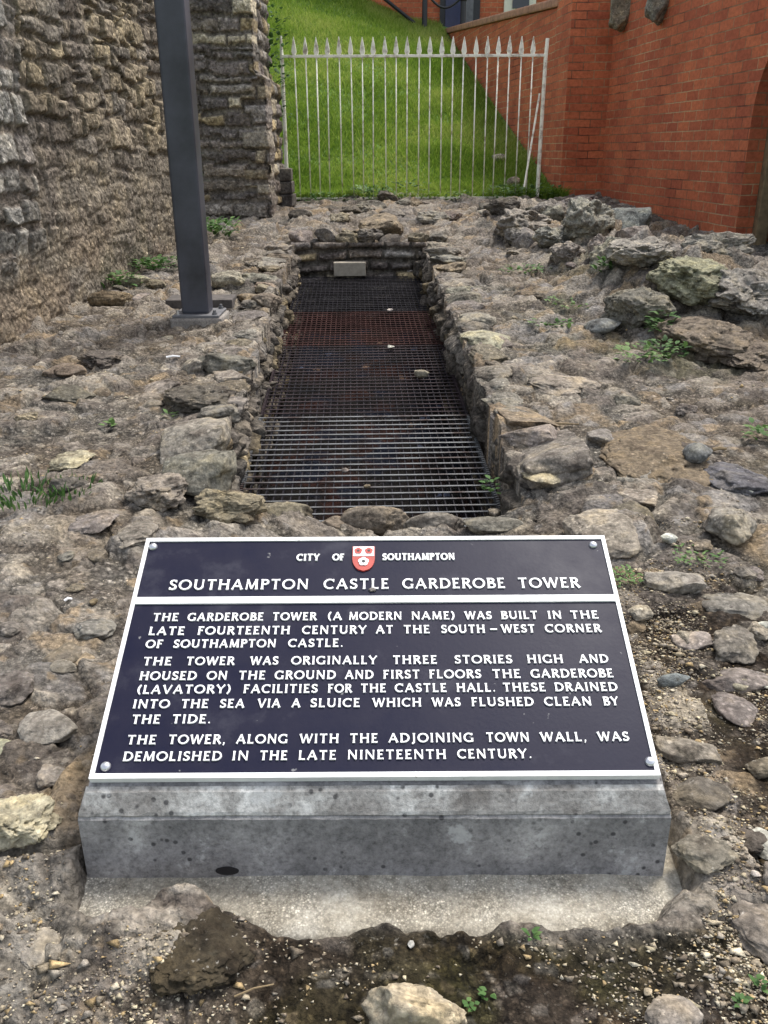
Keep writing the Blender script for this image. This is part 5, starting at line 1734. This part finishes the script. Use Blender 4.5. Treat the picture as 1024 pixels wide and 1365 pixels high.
def plants():
    rg = random.Random(3)
    def put(px, py, label, n, rad, hgt, leaf, kind='broad', f0=.5, cat='weed', name='weed', lean=(0, 0), lift=0.0, group=None):
        p, t = ground_at(px, py)
        o = leaf_plant(name, (p.x, p.y, gz(p.x, p.y) + lift), rg, n, rad, hgt, leaf, kind, f0, lean)
        tag(o, label, cat, group)
    put(32, 664, 'tuft of green grass growing at the left edge of the rubble', 130, .15, .050, .008, 'blade', .5, 'grass tuft', 'grass_tuft')
    put(98, 664, 'smaller grass tuft right of the dark rounded stone', 60, .09, .036, .007, 'blade', .5, 'grass tuft', 'grass_tuft')
    put(205, 362, 'spread of grey-green weeds along the foot of the left wall', 170, .20, .08, .05, 'broad', .45)
    put(158, 384, 'weeds round the greenish stone at the left wall', 90, .14, .08, .045, 'broad', .5)
    put(285, 322, 'leafy green weeds behind the grey post', 200, .22, .14, .06, 'broad', .55)
    put(272, 335, 'tall thin sprig of leaves beside the grey post', 46, .12, .62, .055, 'sprig', .35, 'plant', 'leafy_sprig', (.02, 0))
    put(228, 556, 'tiny green seedling on the left rim', 7, .02, .03, .03, 'broad', .7)
    put(148, 570, 'little yellow-green weed among the left rubble', 10, .03, .03, .03, 'broad', .8)
    put(806, 372, 'green leafy weed growing against the rubble heap', 40, .07, .10, .04, 'broad', .6)
    put(700, 365, 'pale grey-green weed left of the heap', 60, .16, .05, .04, 'broad', .55)
    put(735, 440, 'low green weeds right of the channel among pale chips', 50, .12, .04, .035, 'broad', .6)
    put(765, 408, 'mossy patch of weeds between channel and heap', 60, .16, .03, .03, 'broad', .7)
    put(885, 485, 'tall green weeds in the hollow under the brown rock', 70, .10, .07, .035, 'broad', .4)
    put(855, 492, 'bright yellow-green weeds left of the hollow under the brown rock', 60, .12, .05, .035, 'broad', .85)
    put(880, 455, 'weeds growing up between the dark rock and the brown rock', 45, .07, .10, .045, 'broad', .5)
    put(655, 625, 'small weed in the near right corner of the channel', 14, .03, .06, .03, 'broad', .6, lift=-.1)
    put(830, 792, 'patch of small green leaves beside the top right of the plaque', 70, .05, .018, .014, 'broad', .7)
    put(930, 752, 'patch of green moss and leaves below the upright pale rock', 80, .07, .015, .014, 'broad', .7)
    put(1016, 590, 'green weed at the right edge beside the slate-coloured stone', 40, .07, .06, .035, 'broad', .65)
    for px, py, lb in ((650, 1335, 'little three-leaf weed beside a pale pebble at the bottom'), (627, 1352, 'tiny weed right of the cream boulder'), (707, 1258, 'single seedling in dark earth below the pad'),
                       (985, 1352, 'little clover at the bottom right corner'), (1008, 1325, 'narrow-leaved seedling near the right edge at the bottom')):
        put(px, py, lb, 9, .009, .014, .012, 'broad', .45, 'seedling', 'seedling')
    # weeds along the foot of the railing, and ivy on the wall end
    for i, (x, lb, n, h) in enumerate(((-.62, 'low weeds in grass at the left end of the railing', 120, .10), (-.1, 'dense broad-leaved weeds under the railing, left of middle', 150, .16), (.22, 'tall grey-green weed at the middle of the railing foot', 90, .22),
                                       (.68, 'yellowish weeds under the railing right of middle', 90, .10), (1.25, 'dark leafy weeds by the right end of the railing', 140, .16), (1.55, 'weeds at the foot of the brick pier', 120, .16))):
        o = leaf_plant('weed', (x, 9.42 + .1 * (i % 2), float(bank_z(np.float64(x), np.float64(9.5))) - .02), rg, n, .26, h, .055, 'broad', .9 if 'yellowish' in lb else .62)
        tag(o, lb, 'weed')
    iv = leaf_plant('ivy', (-1.06, 9.25, 1.2), rg, 420, .20, 1.15, .06, 'broad', .3)
    tag(iv, 'dark ivy and weeds behind the end of the stone wall', 'ivy')
    fern = leaf_plant('fern', (2.30 + .104 * 1.2 - .16, 8.55, 2.30), rg, 60, .08, .2, .06, 'broad', .45)
    tag(fern, 'little fern growing on the pale grey corbel', 'fern')


plants()


# ------------------------------------------------------------------ small litter
def litter():
    def stick(px, py, L, r, rz, mat, label, cat='twig', name='twig'):
        p, t = ground_at(px, py); z = gz(p.x, p.y) + r + .004
        d = Vector((math.cos(rz), math.sin(rz), 0))
        mb = MB(); mb.tube([(-d * L / 2), Vector((0, 0, .004)), d * L / 2], [r, r, r * .7], 6)
        o = mb.build(name, mat, None); o.location = (p.x, p.y, z)
        tag(o, label, cat)
    stick(740, 571, .17, .004, .0, M_WOOD, 'straight dry twig lying on the right rim')
    stick(690 / 2 + 540, 1, .01, .003, 0, M_WOOD, 'x') if False else None
    stick(958, 607, .05, .006, .2, M_WOOD, 'stub of pale twig above the slate-coloured stone')
    stick(990, 662, .06, .004, -.9, M_CREAM, 'curved pale twig right of the plaque')
    stick(340, 1332, .055, .0014, .35, M_WOOD, 'thin pale stalk on the dark earth at the bottom')
    stick(92, 806, .018, .0035, .6, M_WHITE, 'white cigarette end left of the plaque', 'cigarette end', 'cigarette_end')
    stick(1016, 922, .020, .0035, -.2, M_CREAM, 'yellowish cigarette end at the right edge', 'cigarette end', 'cigarette_end')
    stick(232, 487, .06, .005, .25, M_WHITE, 'white stick lying on the left rim in front of the post', 'stick', 'stick')
    g = simple_mat('green_glass', (0.01, 0.10, 0.05), .2, var=.2)
    p, t = ground_at(963, 861)
    mb = MB(); mb.prism([(-.010, -.008), (.009, -.006), (.011, .006), (-.004, .010)], Vector((1, 0, 0)), Vector((0, 1, .3)).normalized(), Vector((0, -.3, 1)).normalized(), (0, 0, 0), .004)
    o = mb.build('glass_scrap', g, None); o.location = (p.x, p.y, gz(p.x, p.y) + .008); tag(o, 'scrap of bright green glass beside the pitted grey rock', 'glass scrap')
    for px, py, c, w, lab in ((890, 732, 'white', 22, 'white chip of stone on green moss right of the plaque'), (986, 918, 'cream', 24, 'cream pebble above the flat pinkish-grey stone'), (1018, 842, 'white', 18, 'bright white pebble at the right edge'),
                              (248, 1262 - 160, 'white', 8, None), (125, 808, 'ochre', 14, 'orange-brown leaf-shaped chip left of the plaque'), (700, 642, 'white', 16, 'white pebble on the right corner beside the channel'),
                              (862, 1330, 'cream', 14, 'cream pebble near the bottom right'), (548, 1266, 'white', 12, 'round whitish pebble in dark earth below the pad'), (1003, 1186, 'white', 13, 'white pebble right of the tilted grey stone')):
        if lab is None: continue
        p, t = ground_at(px, py); W = w * t / FPX
        rock('pebble', random.choice(COB), (p.x, p.y, gz(p.x, p.y) + W * .22), (W, W * .8, W * .6), random.uniform(0, 6), c, lab, 'pebble')


litter()
